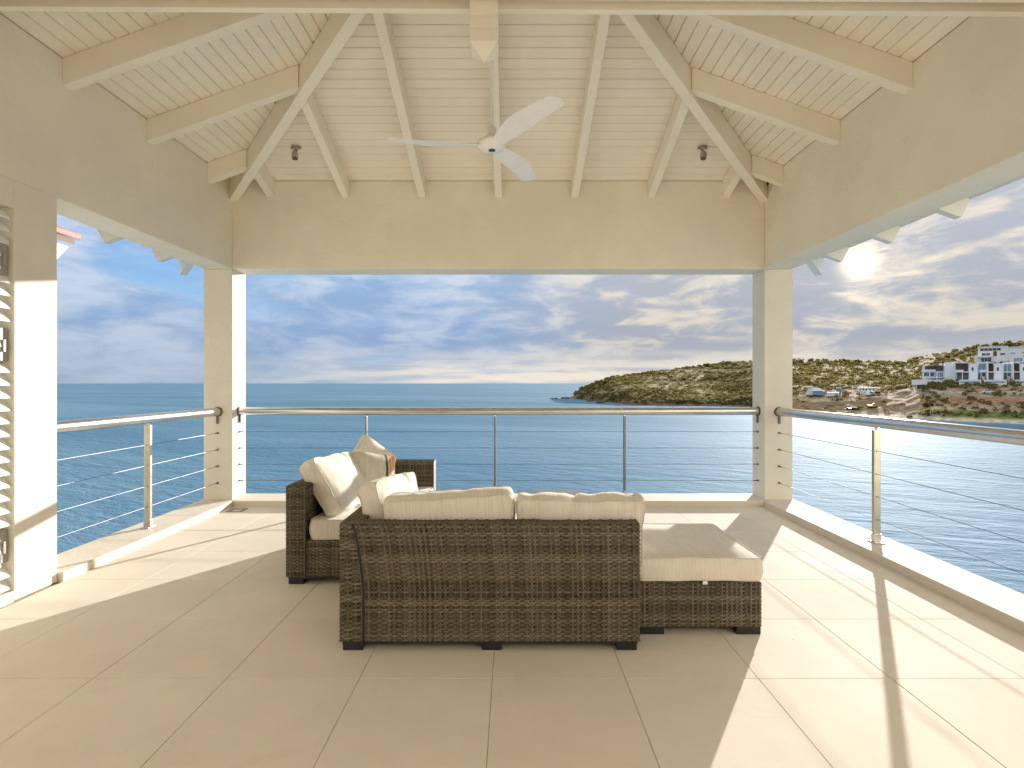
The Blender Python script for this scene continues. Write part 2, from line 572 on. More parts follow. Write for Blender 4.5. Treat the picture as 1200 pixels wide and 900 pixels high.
b = MB()
ov = -1.47
for k in range(4):
    a = HALF - ov
    b.prism([side(k, -a, ov, ceil_z(ov) + 0.02), side(k, a, ov, ceil_z(ov) + 0.02), side(k, 0, HALF, ceil_z(HALF) + 0.02)],
            [side(k, -a, ov, ceil_z(ov) + 0.045), side(k, a, ov, ceil_z(ov) + 0.045), side(k, 0, HALF, ceil_z(HALF) + 0.045)])
roof = struct(b.build('roof', M['paint'], fix=True))
b = MB()
ov2 = -1.51
for k in range(4):
    a = HALF - ov2
    b.prism([side(k, -a, ov2, ceil_z(ov2) + 0.05), side(k, a, ov2, ceil_z(ov2) + 0.05), side(k, 0, HALF, ceil_z(HALF) + 0.05)],
            [side(k, -a, ov2, ceil_z(ov2) + 0.085), side(k, a, ov2, ceil_z(ov2) + 0.085), side(k, 0, HALF, ceil_z(HALF) + 0.085)])
b.build('roof_covering', M['red_tile'], roof)

BW = 0.0905
for k in range(4):
    i = 0
    while (i + 1) * BW < HALF - 0.05:
        t0, t1 = i * BW + (0.0023 if i else -0.002), (i + 1) * BW - 0.0023
        ch = 0.004
        mb = MB()
        dz = random.uniform(-0.0008, 0.0008)
        prof = [(t0, 0.019), (t0, ch), (t0 + ch, 0.0), (t1 - ch, 0.0), (t1, ch), (t1, 0.019)]
        r0 = [side(k, -(HALF - t) + 0.001, t, ceil_z(t) + h + dz) for t, h in prof]
        r1 = [side(k, (HALF - t) - 0.001, t, ceil_z(t) + h + dz) for t, h in prof]
        mb.prism(r0, r1)
        mb.build('ceiling_board', M['paint'], roof)
        i += 1

def rafter(name, k, u, t0, t1, wid, zb, end_shift=0.0, top_gap=0.0015):
    mb = MB()
    zt = HT - top_gap
    pr = [(t0, zb + SL * t0), (t0 - end_shift, zt + SL * (t0 - end_shift)), (t1, zt + SL * t1), (t1, zb + SL * t1)]
    mb.prism([side(k, u - wid / 2, t, z) for t, z in pr], [side(k, u + wid / 2, t, z) for t, z in pr])
    return mb.build(name, M['paint'], roof, bevel=0.004)
RB = 3.343
for k in range(4):
    for u in ((-2.47, -1.66, -0.83, 0.0, 0.83, 1.66, 2.47), (-2.46, -1.59, -0.767, 0.0, 0.767, 1.59, 2.46),
              (-2.47, -1.66, -0.83, 0.0, 0.83, 1.66, 2.47), (-2.53, -1.61, -0.81, 0.0, 0.81, 1.61, 2.53))[k]:
        tm = HALF - abs(u) - 0.045 if u else HALF - 0.09
        rafter('rafter', k, u, 0.0, tm, 0.078, RB)
    for u in (-3.77, -2.90, -2.03, -1.16, -0.29, 0.29, 1.16, 2.03, 2.90, 3.77):
        t1 = min(-WT - 0.002, HALF - abs(u) - 0.03)
        rafter('eave_rafter', k, u, -1.37, t1, 0.078, RB, 0.09, -0.018)
# hips run from the corners to the apex along the valleys
def hip(t0, t1, k, zb, shift=0.0, top=HT - 0.003, wid=0.088):
    mb = MB()
    w = wid / 2 / math.sqrt(2)
    pts = []
    for sgn in (-1, 1):
        ring = []
        for t, z in ((t0, zb), (t0 - shift, top), (t1, top), (t1, zb)):
            x, y = HALF - t + sgn * w, HALF - t - sgn * w
            # the top follows the roof planes: stay under both
            zz = z + SL * t
            for _ in range(k):
                x, y = -y, x
            ring.append(Vector((XC + x, YC + y, zz - (SL * w if z == top else 0))))
        pts.append(ring)
    mb.prism(pts[0], pts[1])
    return mb.build('hip_rafter', M['paint'], roof, bevel=0.004)
for k in range(4):
    hip(0.0, HALF - 0.06, k, 3.292)
    hip(-1.40, -WT - 0.004, k, 3.292, 0.05, HT + 0.014)

# king post with carved bands and a pointed foot
pw = 0.074
b = MB()
levels = [(3.125, pw), (3.184, pw), (3.188, pw - 0.010), (3.200, pw - 0.010), (3.204, pw), (3.252, pw), (3.256, pw - 0.010), (3.268, pw - 0.010), (3.272, pw), (4.52, pw)]
rings = [[b.vert((XC + sx * w, YC + sy * w, z)) for sx, sy in ((-1, -1), (1, -1), (1, 1), (-1, 1))] for z, w in levels]
for r0, r1 in zip(rings, rings[1:]):
    for q in range(4):
        b.face(r0[q], r0[(q + 1) % 4], r1[(q + 1) % 4], r1[q])
tip = b.vert((XC, YC, 3.052))
for q in range(4):
    b.face(rings[0][(q + 1) % 4], rings[0][q], tip)
b.face(*rings[-1])
b.build('king_post', M['paint'], roof, bevel=0.002)
for (yc, zb) in ((YC - 0.005, 3.325), (YC - pw - 0.028, 3.330)):
    mb = MB()
    L = HALF + 0.03
    mb.box(-L, L, -0.019, 0.019, 0, 0.19)
    o = mb.build('tie_beam', M['paint'], roof, bevel=0.003)
    o.location = (XC, yc, zb)
    o.rotation_euler = (0, R(0.55), R(-0.35))

# ------------------------------------------------------------------ louvre shutter
lv = thing('louvre_shutter', 'white louvre shutter of tilted slats beside the left pier', 'shutter', (XL, 3.21, CURB))
b = MB()
b.box(-0.16, -0.11, -0.02, 0.008, 0.0, 2.335)
b.box(-0.16, -0.11, -1.0, -0.94, 0.0, 2.335)
b.box(-0.16, -0.11, -0.94, -0.02, 0.0, 0.025)
b.box(-0.16, -0.11, -0.94, -0.02, 2.31, 2.335)
b.build('frame', M['frame_grey'], lv, bevel=0.003)
slat_me = {}
def slat_mesh(short):
    if short not in slat_me:
        b = MB()
        n = 14
        ring = []
        for q in range(n):
            a = 2 * math.pi * q / n
            p = Vector((0.043 * math.cos(a), 0, 0.010 * math.sin(a)))
            p.rotate(Euler((0, R(50), 0)))
            ring.append(p)
        e = -0.055 if short else 0.0
        b.prism([p + Vector((0, -0.93, 0)) for p in ring], [p + Vector((0, e, 0)) for p in ring])
        slat_me[short] = b.mesh('slat')
    return slat_me[short]
brackets = (2.02, 1.50, 0.92, 0.28)
for i in range(30):
    z = 0.045 + i * 0.0775
    short = any(abs(z - q) < 0.095 for q in (2.02, 1.50, 0.28))
    o = link('slat', slat_mesh(short), M['slat'], lv)
    smooth_by_angle(o, 50)
    o.location = (-0.040, -0.004, z)
for z in (2.02, 1.50, 0.28):
    b = MB()
    b.box(-0.10, -0.030, -0.046, 0.004, z - 0.10, z + 0.10)
    b.box(-0.030, -0.022, -0.034, -0.010, z - 0.045, z + 0.03)
    b.build('hinge', M['frame_grey'], lv, bevel=0.003)

# ------------------------------------------------------------------ railings
CABLES = (0.789, 0.608, 0.428, 0.247)
def railing(label, a, bpt, posts, rail_mat, zr=1.02, post_mat=None, half=0.015):
    a, bpt = Vector((*a, 0)), Vector((*bpt, 0))
    d = (bpt - a).normalized()
    w = Vector((-d.y, d.x, 0))
    rt = thing('cable_railing', label, 'railing', (a.x, a.y, CURB), 0, None)
    loc = Vector((a.x, a.y, CURB))
    post_mat = post_mat or M['brass']
    L = (bpt - a).length
    T = lambda s, o, z: a + d * s + w * o + Vector((0, 0, z)) - loc
    mb = MB()
    mb.tube([T(0.004, 0, zr), T(L - 0.004, 0, zr)], 0.0445, 24)
    o = mb.build('top_rail', rail_mat, rt); smooth_by_angle(o, 50)
    for s, e in ((0.0, 1), (L, -1)):
        mb = MB()
        mb.tube([T(s, 0, zr), T(s + e * 0.012, 0, zr)], 0.052, 20)
        mb.box(-0.01, 0.01, -0.006, 0.006, -0.10, 0.0, Matrix.Translation(T(s + e * 0.012, 0, zr - 0.03)))
        o = mb.build('rail_flange', M['steel_dark'], rt); smooth_by_angle(o, 40)
    for z in CABLES:
        mb = MB()
        mb.tube([T(0, 0, z), T(L, 0, z)], 0.0022, 6)
        for s, e in ((0.0, 1), (L, -1)):
            mb.tube([T(s, 0, z), T(s + e * 0.05, 0, z)], 0.0062, 8)
            mb.tube([T(s, 0, z), T(s + e * 0.008, 0, z)], 0.011, 10)
        o = mb.build('cable', M['steel_dark'], rt); smooth_by_angle(o, 50)
    for s in posts:
        mb = MB()
        c = T(s, 0, 0)
        ang = math.atan2(d.y, d.x)
        MM = Matrix.Translation(c) @ Matrix.Rotation(ang, 4, 'Z')
        mb.box(-half, half, -0.026, 0.026, CURB + 0.01, zr - 0.058, MM)
        p = mb.build('post', post_mat, rt, bevel=0.003)
        mb = MB()
        mb.box(-0.05, 0.05, -0.04, 0.04, CURB, CURB + 0.009, MM)
        mb.box(-0.019, 0.019, -0.030, 0.030, CURB + 0.0095, CURB + 0.07, MM)
        mb.build('base_plate', M['steel'], p, bevel=0.002)
        mb = MB()
        mb.tube([MM @ Vector((0, 0, zr - 0.06)), MM @ Vector((0, 0, zr - 0.03))], 0.010, 10)
        mb.build('rail_pin', M['steel'], p)
        for z in CABLES:
            mb = MB()
            mb.tube([MM @ Vector((-0.021, 0, z)), MM @ Vector((0.021, 0, z))], 0.0085, 10)
            o = mb.build('bolt', M['steel'], p); smooth_by_angle(o, 40)
    return rt
railing('stainless cable railing across the middle opening, behind the sofas', (XL, 5.875), (XR, 5.875), (1.416, 2.85, 4.294), M['steel'], post_mat=M['post_shaded'], half=0.011)
railing('stainless cable railing between the left column and the pier beside the louvres', (XL - 0.155, YB), (XL - 0.155, 3.525), (1.10,), M['steel'])
railing('stainless cable railing along the right opening over glittering water', (XR + 0.155, YB), (XR + 0.155, YF), (1.53, 2.97, 4.41), M['steel'])

# ------------------------------------------------------------------ floor drain
dr = thing('floor_drain', 'small square metal drain in the floor by the left column', 'drain', (-2.88, 5.52, 0.0))
b = MB()
b.box(-0.085, 0.085, -0.075, 0.075, -0.01, 0.003)
b.build('frame', M['steel_dark'], dr, bevel=0.001)
b = MB()
for q in range(7):
    b.box(-0.07, 0.07, -0.062 + q * 0.019, -0.051 + q * 0.019, 0.0032, 0.006)
b.build('grate', M['steel'], dr)

# ------------------------------------------------------------------ ceiling fan
FY = 3.766
FX = px(576.5, FY)
FZ = pz(170.5, FY)
fan = thing('ceiling_fan', 'white three bladed ceiling fan hanging on a thin rod under the roof', 'fan', (FX, FY, FZ))
b = MB()
b.lathe([(0.0, -0.034), (0.045, -0.033), (0.085, -0.022), (0.104, 0.0), (0.100, 0.022), (0.075, 0.040), (0.045, 0.052), (0.036, 0.085), (0.030, 0.125), (0.017, 0.135), (0.0, 0.136)], n=36)
hub = b.build('motor_housing', M['fan_white'], fan); smooth_by_angle(hub, 60)
b = MB()
b.lathe([(0.0, -0.0385), (0.020, -0.0385), (0.0245, -0.0365), (0.0245, -0.030)], n=24)
o = b.build('receiver_cap', M['black'], hub); smooth_by_angle(o, 40)
b = MB()
b.lathe([(0.0, -0.0400), (0.009, -0.0400), (0.009, -0.037)], n=16)
b.build('receiver_lens', M['lamp_grey'], hub)
b = MB()
zc_raft = RB + SL * (YB - FY) - FZ
b.tube([(0, 0, 0.12), (0, 0, zc_raft - 0.02)], 0.0125, 12)
o = b.build('down_rod', M['fan_white'], fan); smooth_by_angle(o, 40)
b = MB()
b.lathe([(0.0, zc_raft + 0.012), (0.055, zc_raft + 0.012), (0.055, zc_raft - 0.02), (0.03, zc_raft - 0.06), (0.014, zc_raft - 0.065), (0.0, zc_raft - 0.065)], n=20)
o = b.build('ceiling_cup', M['fan_white'], fan); smooth_by_angle(o, 40)
b = MB()
NR, NC = 30, 8
def wprof(f):
    w = 0.075 + 0.085 * math.sin(min(1, f / 0.55) * math.pi / 2) - 0.050 * max(0, f - 0.5) / 0.5
    if f > 0.93:
        w *= math.sqrt(max(0.0, 1 - ((f - 0.93) / 0.07) ** 2)) * 0.94 + 0.06
    return w
for top in (0, 1):
    base = len(b.v)
    for i in range(NR + 1):
        f = i / NR
        r = 0.06 + f * 0.685
        w = wprof(f)
        pitch = math.tan(R(17 - 8 * f))
        sweep = -0.03 * math.sin(f * math.pi)
        for j in range(NC + 1):
            s = (j / NC - 0.5)
            th = 0.009 * (1 - (2 * s) ** 2) * (1.5 - f)
            z = -pitch * s * w + (th if top else -th * 0.4) + 0.012 * f
            b.vert((r, s * w + sweep, z))
    for i in range(NR):
        for j in range(NC):
            q = base + i * (NC + 1) + j
            b.face(q, q + 1, q + NC + 2, q + NC + 1)
n1 = (NR + 1) * (NC + 1)
def edge_pair(i0, j0, i1, j1):
    p, q = i0 * (NC + 1) + j0, i1 * (NC + 1) + j1
    b.face(p, q, q + n1, p + n1)
for i in range(NR):
    edge_pair(i, 0, i + 1, 0); edge_pair(i, NC, i + 1, NC)
for j in range(NC):
    edge_pair(0, j, 0, j + 1); edge_pair(NR, j, NR, j + 1)
blade_me = b.mesh('blade')
for a in (186, 306, 66):
    o = link('blade', blade_me, M['fan_white'], fan, smooth=True)
    o.rotation_euler = (0, 0, R(a))
smooth_by_angle(o, 50)

# ------------------------------------------------------------------ two spot lamps on the ceiling
def spot(xp, yp, label, yaw):
    ray = Vector(((xp - 600) / F, 1, (449 - yp) / F))
    Y = (HT + SL * YB - EYE) / (ray.z + SL)
    p = Vector((ray.x * Y, Y, EYE + ray.z * Y))
    s = thing('spot_lamp', label, 'spot lamp', p, 0, 'spot lamps on the sloping ceiling')
    nrm = Vector((0, SL, -1)).normalized()
    b = MB()
    b.tube([Vector((0, 0, 0.0)), nrm * 0.022], 0.048, 20)
    o = b.build('base', M['lamp_grey'], s); smooth_by_angle(o, 40)
    b = MB()
    b.tube([nrm * 0.022, nrm * 0.05, Vector((0, -0.02, -0.075))], 0.011, 8)
    b.build('arm', M['lamp_grey'], s, smooth=True)
    b = MB()
    hd = Vector((0.12 * yaw, -0.30, -0.95)).normalized()
    c0 = Vector((0, -0.02, -0.062))
    b.tube([c0 - hd * 0.01, c0 + hd * 0.02, c0 + hd * 0.075], 0.030, 16, taper=(0.6, 1.0, 1.06))
    o = b.build('lamp_head', M['frame_grey'], s); smooth_by_angle(o, 40)
    b = MB()
    b.tube([c0 + hd * 0.0755, c0 + hd * 0.079], 0.025, 16)
    b.build('bulb_glass', M['steel_dark'], o)
spot(346.5, 172, 'small grey spot lamp on the ceiling boards beside the left hip rafter', 1)
spot(823.5, 172, 'small grey spot lamp on the ceiling boards beside the right hip rafter', -1)

for (p, d, lab) in ((Vector((-2.985, YB, 3.44)), Vector((0, -1, 0)), 'tiny black cable stub on the wall behind the left hip rafter foot'),
                    (Vector((XR, 5.66, 3.475)), Vector((-1, 0, 0)), 'tiny black cable stub on the wall behind the right hip rafter foot')):
    cs_ = thing('cable_stub', lab, 'cable', p, 0, 'cable stubs in the roof corners')
    b = MB(); b.tube([Vector((0, 0, 0)), d * 0.008], 0.022, 12)
    b.build('gland', M['rubber'], cs_)
    b = MB(); b.tube([d * 0.008, d * 0.03, d * 0.035 + Vector((0, 0, -0.03))], 0.010, 8)
    b.build('cable_end', M['black'], cs_, smooth=True)

# ------------------------------------------------------------------ wicker furniture
def weave(mb, fn, L, H, stake=0.026, pitch=0.0108, amp=0.0036, seed=0):
    rnd = random.Random(seed)
    ns = max(1, int(round(L / stake)))
    nr = max(1, int(round(H / pitch)))
    ds, dp_ = L / ns, H / nr
    # broad bands of the same strand colour, as the photographed weave shows
    band = [0.33 + 0.20 * noise.noise(Vector((r * 0.33, seed, 0))) + rnd.uniform(-0.2, 0.26) for r in range(nr)]
    seg = [rnd.uniform(-0.07, 0.07) for _ in range(ns + 2)]
    for r in range(nr):
        v = (r + 0.5) * dp_
        npt = ns * 4 + 1
        rows = []
        for i in range(npt):
            u = L * i / (npt - 1)
            off = amp * math.cos(math.pi * u / ds + math.pi * (r % 2) + math.pi / 2 * 0)
            p, n = fn(u, v)
            p0, _ = fn(u, v - dp_ * 0.43)
            p1, _ = fn(u, v + dp_ * 0.43)
            mb.t = min(1, max(0, band[r] + seg[int(u / ds)] + rnd.uniform(-0.08, 0.08) + (0.12 if off > 0 else -0.12)))  # paler over the stakes, darker under: crossing shade put into the tone
            rows.append((mb.vert(p0 + n * (off - 0.0015)), mb.vert(p + n * (off + 0.0022)), mb.vert(p1 + n * (off - 0.0015))))
        for a, c in zip(rows, rows[1:]):
            mb.face(a[0], c[0], c[1], a[1])
            mb.face(a[1], c[1], c[2], a[2])
    for k in range(ns + 1):
        u = min(max(k * ds, 0.004), L - 0.004)
        tone = 0.36 + rnd.uniform(-0.2, 0.22)
        prev = None
        for q in range(nr + 1):
            v = q * dp_
            mb.t = min(1, max(0, tone))
            p, n = fn(u, v)
            a0, _ = fn(max(0, u - 0.0045), v)
            a1, _ = fn(min(L, u + 0.0045), v)
            cur = (mb.vert(a0 + n * 0.0004), mb.vert(p + n * 0.0022), mb.vert(a1 + n * 0.0004))
            if prev:
                mb.face(prev[0], cur[0], cur[1], prev[1])
                mb.face(prev[1], cur[1], cur[2], prev[2])
            prev = cur
    mb.t = 0.5

def plane_fn(o, uv, vv):
    o, uv, vv = Vector(o), Vector(uv).normalized(), Vector(vv).normalized()
    n = uv.cross(vv).normalized()
    return lambda u, v: (o + uv * u + vv * v, n)

def wicker_box(name, parent, x0, x1, y0, y1, z0, z1, faces='fblrt', seed=1, core=0.006):
    """box with woven faces: front (-Y), back, left, right, top"""
    mb = MB()
    if 'f' in faces: weave(mb, plane_fn((x0, y0, z0), (1, 0, 0), (0, 0, 1)), x1 - x0, z1 - z0, seed=seed)
    if 'b' in faces: weave(mb, plane_fn((x1, y1, z0), (-1, 0, 0), (0, 0, 1)), x1 - x0, z1 - z0, seed=seed + 1)
    if 'l' in faces: weave(mb, plane_fn((x0, y1, z0), (0, -1, 0), (0, 0, 1)), y1 - y0, z1 - z0, seed=seed + 2)
    if 'r' in faces: weave(mb, plane_fn((x1, y0, z0), (0, 1, 0), (0, 0, 1)), y1 - y0, z1 - z0, seed=seed + 3)
    if 't' in faces: weave(mb, plane_fn((x0, y0, z1), (1, 0, 0), (0, 1, 0)), x1 - x0, y1 - y0, seed=seed + 4)
    o = mb.build(name, M['wicker'], parent, smooth=True, fix=False)
    c = MB()
    c.box(x0 + core, x1 - core, y0 + core, y1 - core, z0 + core * 0.5, z1 - core)
    c.build('core', M['wicker_core'], o)
    return o

def foot(parent, x, y, sx=0.05, sy=0.05, h=0.037):
    b = MB()
    b.box(x - sx, x + sx, y - sy, y + sy, 0.0, h)
    b.build('foot', M['black'], parent, bevel=0.003)

# --- sofa seen from behind
SX0, SX1, SY0, SY1 = -0.853, 0.632, 2.615, 3.40
ZT = 0.633
sofa = thing('wicker_sofa', 'dark brown wicker sofa with its back to the camera, left of the ottoman', 'sofa', (0, 0, 0))
def seam(v):
    f = min(1.0, max(0.0, v / (ZT - 0.05)))
    return SX0 + 0.062 + 0.056 * min(1.0, (1 - f) / 0.55) ** 0.6
z0w = 0.05
def back_fn(u, v):
    s = seam(v)
    L = SX1 - (SX0 + 0.09)
    return Vector((s + u / L * (SX1 - s), SY0, z0w + v)), Vector((0, -1, 0))
mb = MB()
LB = SX1 - (SX0 + 0.09)
weave(mb, back_fn, LB, ZT - z0w, seed=11)
weave(mb, plane_fn((SX0 + 0.10, SY0, ZT), (1, 0, 0), (0, 1, 0)), SX1 - SX0 - 0.10, 0.085, seed=12)
weave(mb, plane_fn((SX1, SY0 + 0.085, 0.28), (-1, 0, 0), (0, 0, 1)), SX1 - SX0 - 0.1, ZT - 0.28, seed=13)
weave(mb, plane_fn((SX1, SY0, z0w), (0, 1, 0), (0, 0, 1)), 0.085, ZT - z0w, seed=14)
bp = mb.build('backrest', M['wicker'], sofa, smooth=True, fix=False)
c = MB(); c.box(SX0 + 0.05, SX1 - 0.006, SY0 + 0.006, SY0 + 0.079, z0w + 0.003, ZT - 0.006)
c.build('core', M['wicker_core'], bp)
mb = MB()
def arm_fn(u, v):
    s = seam(v)
    return Vector((SX0 + u / 0.09 * (s - SX0), SY0 - 0.004, z0w + v)), Vector((0, -1, 0))
weave(mb, arm_fn, 0.09, ZT - z0w, seed=21)
weave(mb, plane_fn((SX0, SY1, z0w), (0, -1, 0), (0, 0, 1)), SY1 - SY0, ZT - z0w, seed=22)
weave(mb, plane_fn((SX0, SY0, ZT), (1, 0, 0), (0, 1, 0)), 0.10, SY1 - SY0, seed=23)
weave(mb, plane_fn((SX0 + 0.10, SY0 + 0.09, 0.28), (0, 1, 0), (0, 0, 1)), SY1 - SY0 - 0.09, ZT - 0.28, seed=24)
weave(mb, plane_fn((SX0 + 0.10, SY1, z0w), (-1, 0, 0), (0, 0, 1)), 0.10, ZT - z0w, seed=25)
arm = mb.build('arm', M['wicker'], sofa, smooth=True, fix=False)
c = MB(); c.box(SX0 + 0.006, SX0 + 0.094, SY0 + 0.004, SY1 - 0.006, z0w + 0.003, ZT - 0.006)
c.build('core', M['wicker_core'], arm)
mb = MB()
mb.tube([Vector((seam(v), SY0 - 0.007, z0w + v)) for v in np.linspace(0.0, ZT - z0w, 26)], 0.0068, 8)
mb.build('seam', M['black'], sofa, smooth=True)
wicker_box('seat_base', sofa, SX0 + 0.10, SX1, SY0 + 0.09, SY1, z0w, 0.285, 'brt', seed=31)
b = MB(); b.box(SX0 + 0.11, SX1 - 0.004, SY0 + 0.10, SY1 - 0.01, 0.29, 0.415)
b.build('seat_cushion', M['fabric'], sofa, bevel=0.03, seg=4)
b = MB(); b.box(SX0 + 0.01, SX1 - 0.008, SY0 + 0.004, SY1 - 0.01, 0.036, z0w)
b.build('bottom_frame', M['black'], sofa)
for x, y in ((SX0 + 0.06, SY0 + 0.06), (-0.10, SY0 + 0.06), (SX1 - 0.06, SY0 + 0.06), (SX0 + 0.06, SY1 - 0.06), (SX1 - 0.06, SY1 - 0.06)):
    foot(sofa, x, y)

# --- sofa on the left, facing right
LX0, LX1, LY0, LY1 = -1.49, -0.69, 3.48, 4.76
ls = thing('wicker_sofa', 'dark brown wicker sofa seen end on, facing right, with leaning cushions', 'sofa', (0, 0, 0))
wicker_box('backrest', ls, LX0, LX0 + 0.125, LY0, LY1, z0w, 0.648, 'fblrt', seed=41)
wicker_box('seat_base', ls, LX0 + 0.122, LX1, LY0 + 0.012, LY1 - 0.12, z0w, 0.285, 'frt', seed=51)
wicker_box('arm', ls, LX0 + 0.132, LX1, LY1 - 0.115, LY1, z0w, 0.640, 'fbrt', seed=61)
b = MB(); b.box(LX0 + 0.01, LX1 - 0.01, LY0 + 0.01, LY1 - 0.01, 0.036, z0w)
b.build('bottom_frame', M['black'], ls)
for x in (LX0 + 0.06, LX1 - 0.06):
    for y in (LY0 + 0.06, LY1 - 0.06):
        foot(ls, x, y)

# --- ottoman
OX0, OX1, OY0, OY1 = 0.676, 1.317, 2.79, 3.47
ot = thing('wicker_ottoman', 'low dark wicker ottoman to the right of the sofa, under a flat cushion', 'ottoman', (0, 0, 0))
wicker_box('body', ot, OX0, OX1, OY0, OY1, 0.042, 0.278, 'fblrt', seed=71)
for x, y in ((OX0 + 0.065, OY0 + 0.05), (OX1 - 0.065, OY0 + 0.05), (OX0 + 0.065, OY1 - 0.05), (OX1 - 0.065, OY1 - 0.05)):
    foot(ot, x, y, 0.065, 0.05, 0.042)
b = MB(); b.box(OX0 + 0.012, OX1 - 0.012, OY0 + 0.012, OY1 - 0.012, 0.032, 0.044)
b.build('bottom_frame', M['black'], ot)

# --- coffee table between the sofas and the railing
tb = thing('coffee_table', 'low coffee table with a dark glass top behind the sofa back', 'table', (0, 0, 0))
wicker_box('base', tb, 0.08, 0.60, 4.02, 4.56, 0.03, 0.375, 'fblr', seed=81)
b = MB(); b.box(0.05, 0.63, 3.99, 4.60, 0.378, 0.400)
b.build('glass_top', M['glass_top'], tb, bevel=0.004)
for x in (0.13, 0.55):
    for y in (4.07, 4.51):
        foot(tb, x, y, 0.03, 0.03, 0.03)

# --- cushions
def cushion_mesh(name, w, h, d, edge=0.75, pinch=0.03, rnd_=0.22, seed=0, wrinkle=0.006, n=26, nd=8, creases=0):
    """boxed cushion: w x h face, d thick at the middle (axis Y); edges keep a flat gusset"""
    b = MB()
    idx = {}
    rs = random.Random(seed)
    off = Vector((seed * 3.7, seed * 1.3, seed * 7.1))
    cr = [(rs.uniform(-0.85, 0.85), rs.uniform(0.04, 0.10), rs.uniform(-0.5, 0.5)) for _ in range(creases)]
    def P(i, j, k):
        key = (i, j, k)
        if key in idx:
            return idx[key]
        a, c, e = 2 * i / n - 1, 2 * j / n - 1, 2 * k / nd - 1
        # rounded outline
        rr = rnd_
        ax, cx = a, c
        m = max(abs(a), abs(c))
        pwr = 2 / rr
        if m > 0:
            l = (abs(a) ** pwr + abs(c) ** pwr) ** (1 / pwr)
            ax, cx = a * m / l, c * m / l
        prof = (1 - abs(a) ** 4) * (1 - abs(c) ** 4)
        th = d / 2 * (edge + (1 - edge) * prof)
        x = w / 2 * ax * (1 - pinch * (1 - c * c) * abs(a))
        z = h / 2 * cx * (1 - pinch * (1 - a * a) * abs(c))
        y = th * e
        # gusset bulges a little
        rim = max(abs(a), abs(c)) ** 8
        bul = 0.012 * (1 - e * e) * rim
        x += bul * ax; z += bul * cx
        p = Vector((x, y, z))
        nz = noise.noise_vector((p + off) * 7.0) * wrinkle + noise.noise_vector((p + off) * 19.0) * wrinkle * 0.45
        p += nz
        for (cx0, wd, tl) in cr:
            dist = (a - cx0 - tl * (1 - c) * 0.25) / wd
            p.y -= 0.010 * math.exp(-dist * dist) * max(0, c) * (1 if e > 0 else -1) * abs(e)
            p.z -= 0.006 * math.exp(-dist * dist) * max(0, c) ** 3
        idx[key] = b.vert(p)
        return idx[key]
    for i in range(n):
        for j in range(n):
            b.face(P(i, j, 0), P(i, j + 1, 0), P(i + 1, j + 1, 0), P(i + 1, j, 0))
            b.face(P(i, j, nd), P(i + 1, j, nd), P(i + 1, j + 1, nd), P(i, j + 1, nd))
    for i in range(n):
        for k in range(nd):
            b.face(P(i, 0, k), P(i + 1, 0, k), P(i + 1, 0, k + 1), P(i, 0, k + 1))
            b.face(P(i, n, k), P(i, n, k + 1), P(i + 1, n, k + 1), P(i + 1, n, k))
            b.face(P(0, i, k), P(0, i, k + 1), P(0, i + 1, k + 1), P(0, i + 1, k))
            b.face(P(n, i, k), P(n, i + 1, k), P(n, i + 1, k + 1), P(n, i, k + 1))
    pipes = []
    for k in (0, nd):
        loop = [P(i, 0, k) for i in range(n)] + [P(n, j, k) for j in range(n)] + [P(i, n, k) for i in range(n, 0, -1)] + [P(0, j, k) for j in range(n, 0, -1)]
        pts = [Vector(b.v[q]) for q in loop]
        cen = sum(pts, Vector()) / len(pts)
        pipes.append([p + (p - cen).normalized() * 0.0015 for p in pts])
    return b, pipes

def cushion(name, label, cat, loc, rot, w, h, d, mat='fabric', group=None, pipe=True, **kw):
    b, pipes = cushion_mesh(name, w, h, d, **kw)
    o = b.build(name, M[mat], smooth=True)
    smooth_by_angle(o, 55)
    o.location = loc
    o.rotation_euler = rot
    tag(o, label, cat, group)
    if pipe:
        for pts in pipes:
            q = MB()
            q.tube(pts + [pts[0]], 0.0034, 6, cap=False)
            q.build('piping', M['piping'], o, smooth=True)
    return o

CG = 'loose canvas cushions on the wicker seats'
cushion('back_cushion', 'beige back cushion leaning over the near sofa back, left of the two above the wicker', 'cushion', (-0.317, 2.775, 0.572), (R(8), R(-3.6), 0), 0.665, 0.37, 0.16, group=CG, seed=1, edge=0.8, rnd_=0.16, wrinkle=0.008, creases=3)
cushion('back_cushion', 'beige back cushion with creased top edge, beside the ottoman end of the near sofa', 'cushion', (0.352, 2.775, 0.560), (R(8), R(0.4), 0), 0.655, 0.37, 0.16, group=CG, seed=2, edge=0.8, rnd_=0.15, wrinkle=0.009, creases=8)
cushion('back_cushion', 'beige cushion turned sideways in the left corner of the near sofa', 'cushion', (-0.665, 3.00, 0.600), (R(17), R(-3), R(-106)), 0.46, 0.39, 0.16, group=CG, seed=3, edge=0.72, rnd_=0.2, wrinkle=0.009, creases=1)
cushion('back_cushion', 'large cream cushion leaning far back at the near end of the left sofa', 'cushion', (-1.265, 3.88, 0.592), (R(35), R(-3), R(-100)), 0.56, 0.43, 0.18, group=CG, seed=4, edge=0.68, rnd_=0.2, wrinkle=0.010, creases=1)
cushion('back_cushion', 'cream cushion half hidden behind the striped pillow on the left sofa', 'cushion', (-1.19, 4.45, 0.650), (R(-25), R(38), R(30)), 0.36, 0.37, 0.14, group=CG, seed=5, edge=0.4, rnd_=0.24, wrinkle=0.009, creases=0)
cushion('scatter_pillow', 'small beige pillow with dark and orange stripes near the far arm of the left sofa', 'pillow', (-1.105, 4.20, 0.600), (R(-24), R(12), R(36)), 0.36, 0.36, 0.14, mat='fabric_stripe', group=CG, seed=6, edge=0.25, rnd_=0.25, wrinkle=0.008)
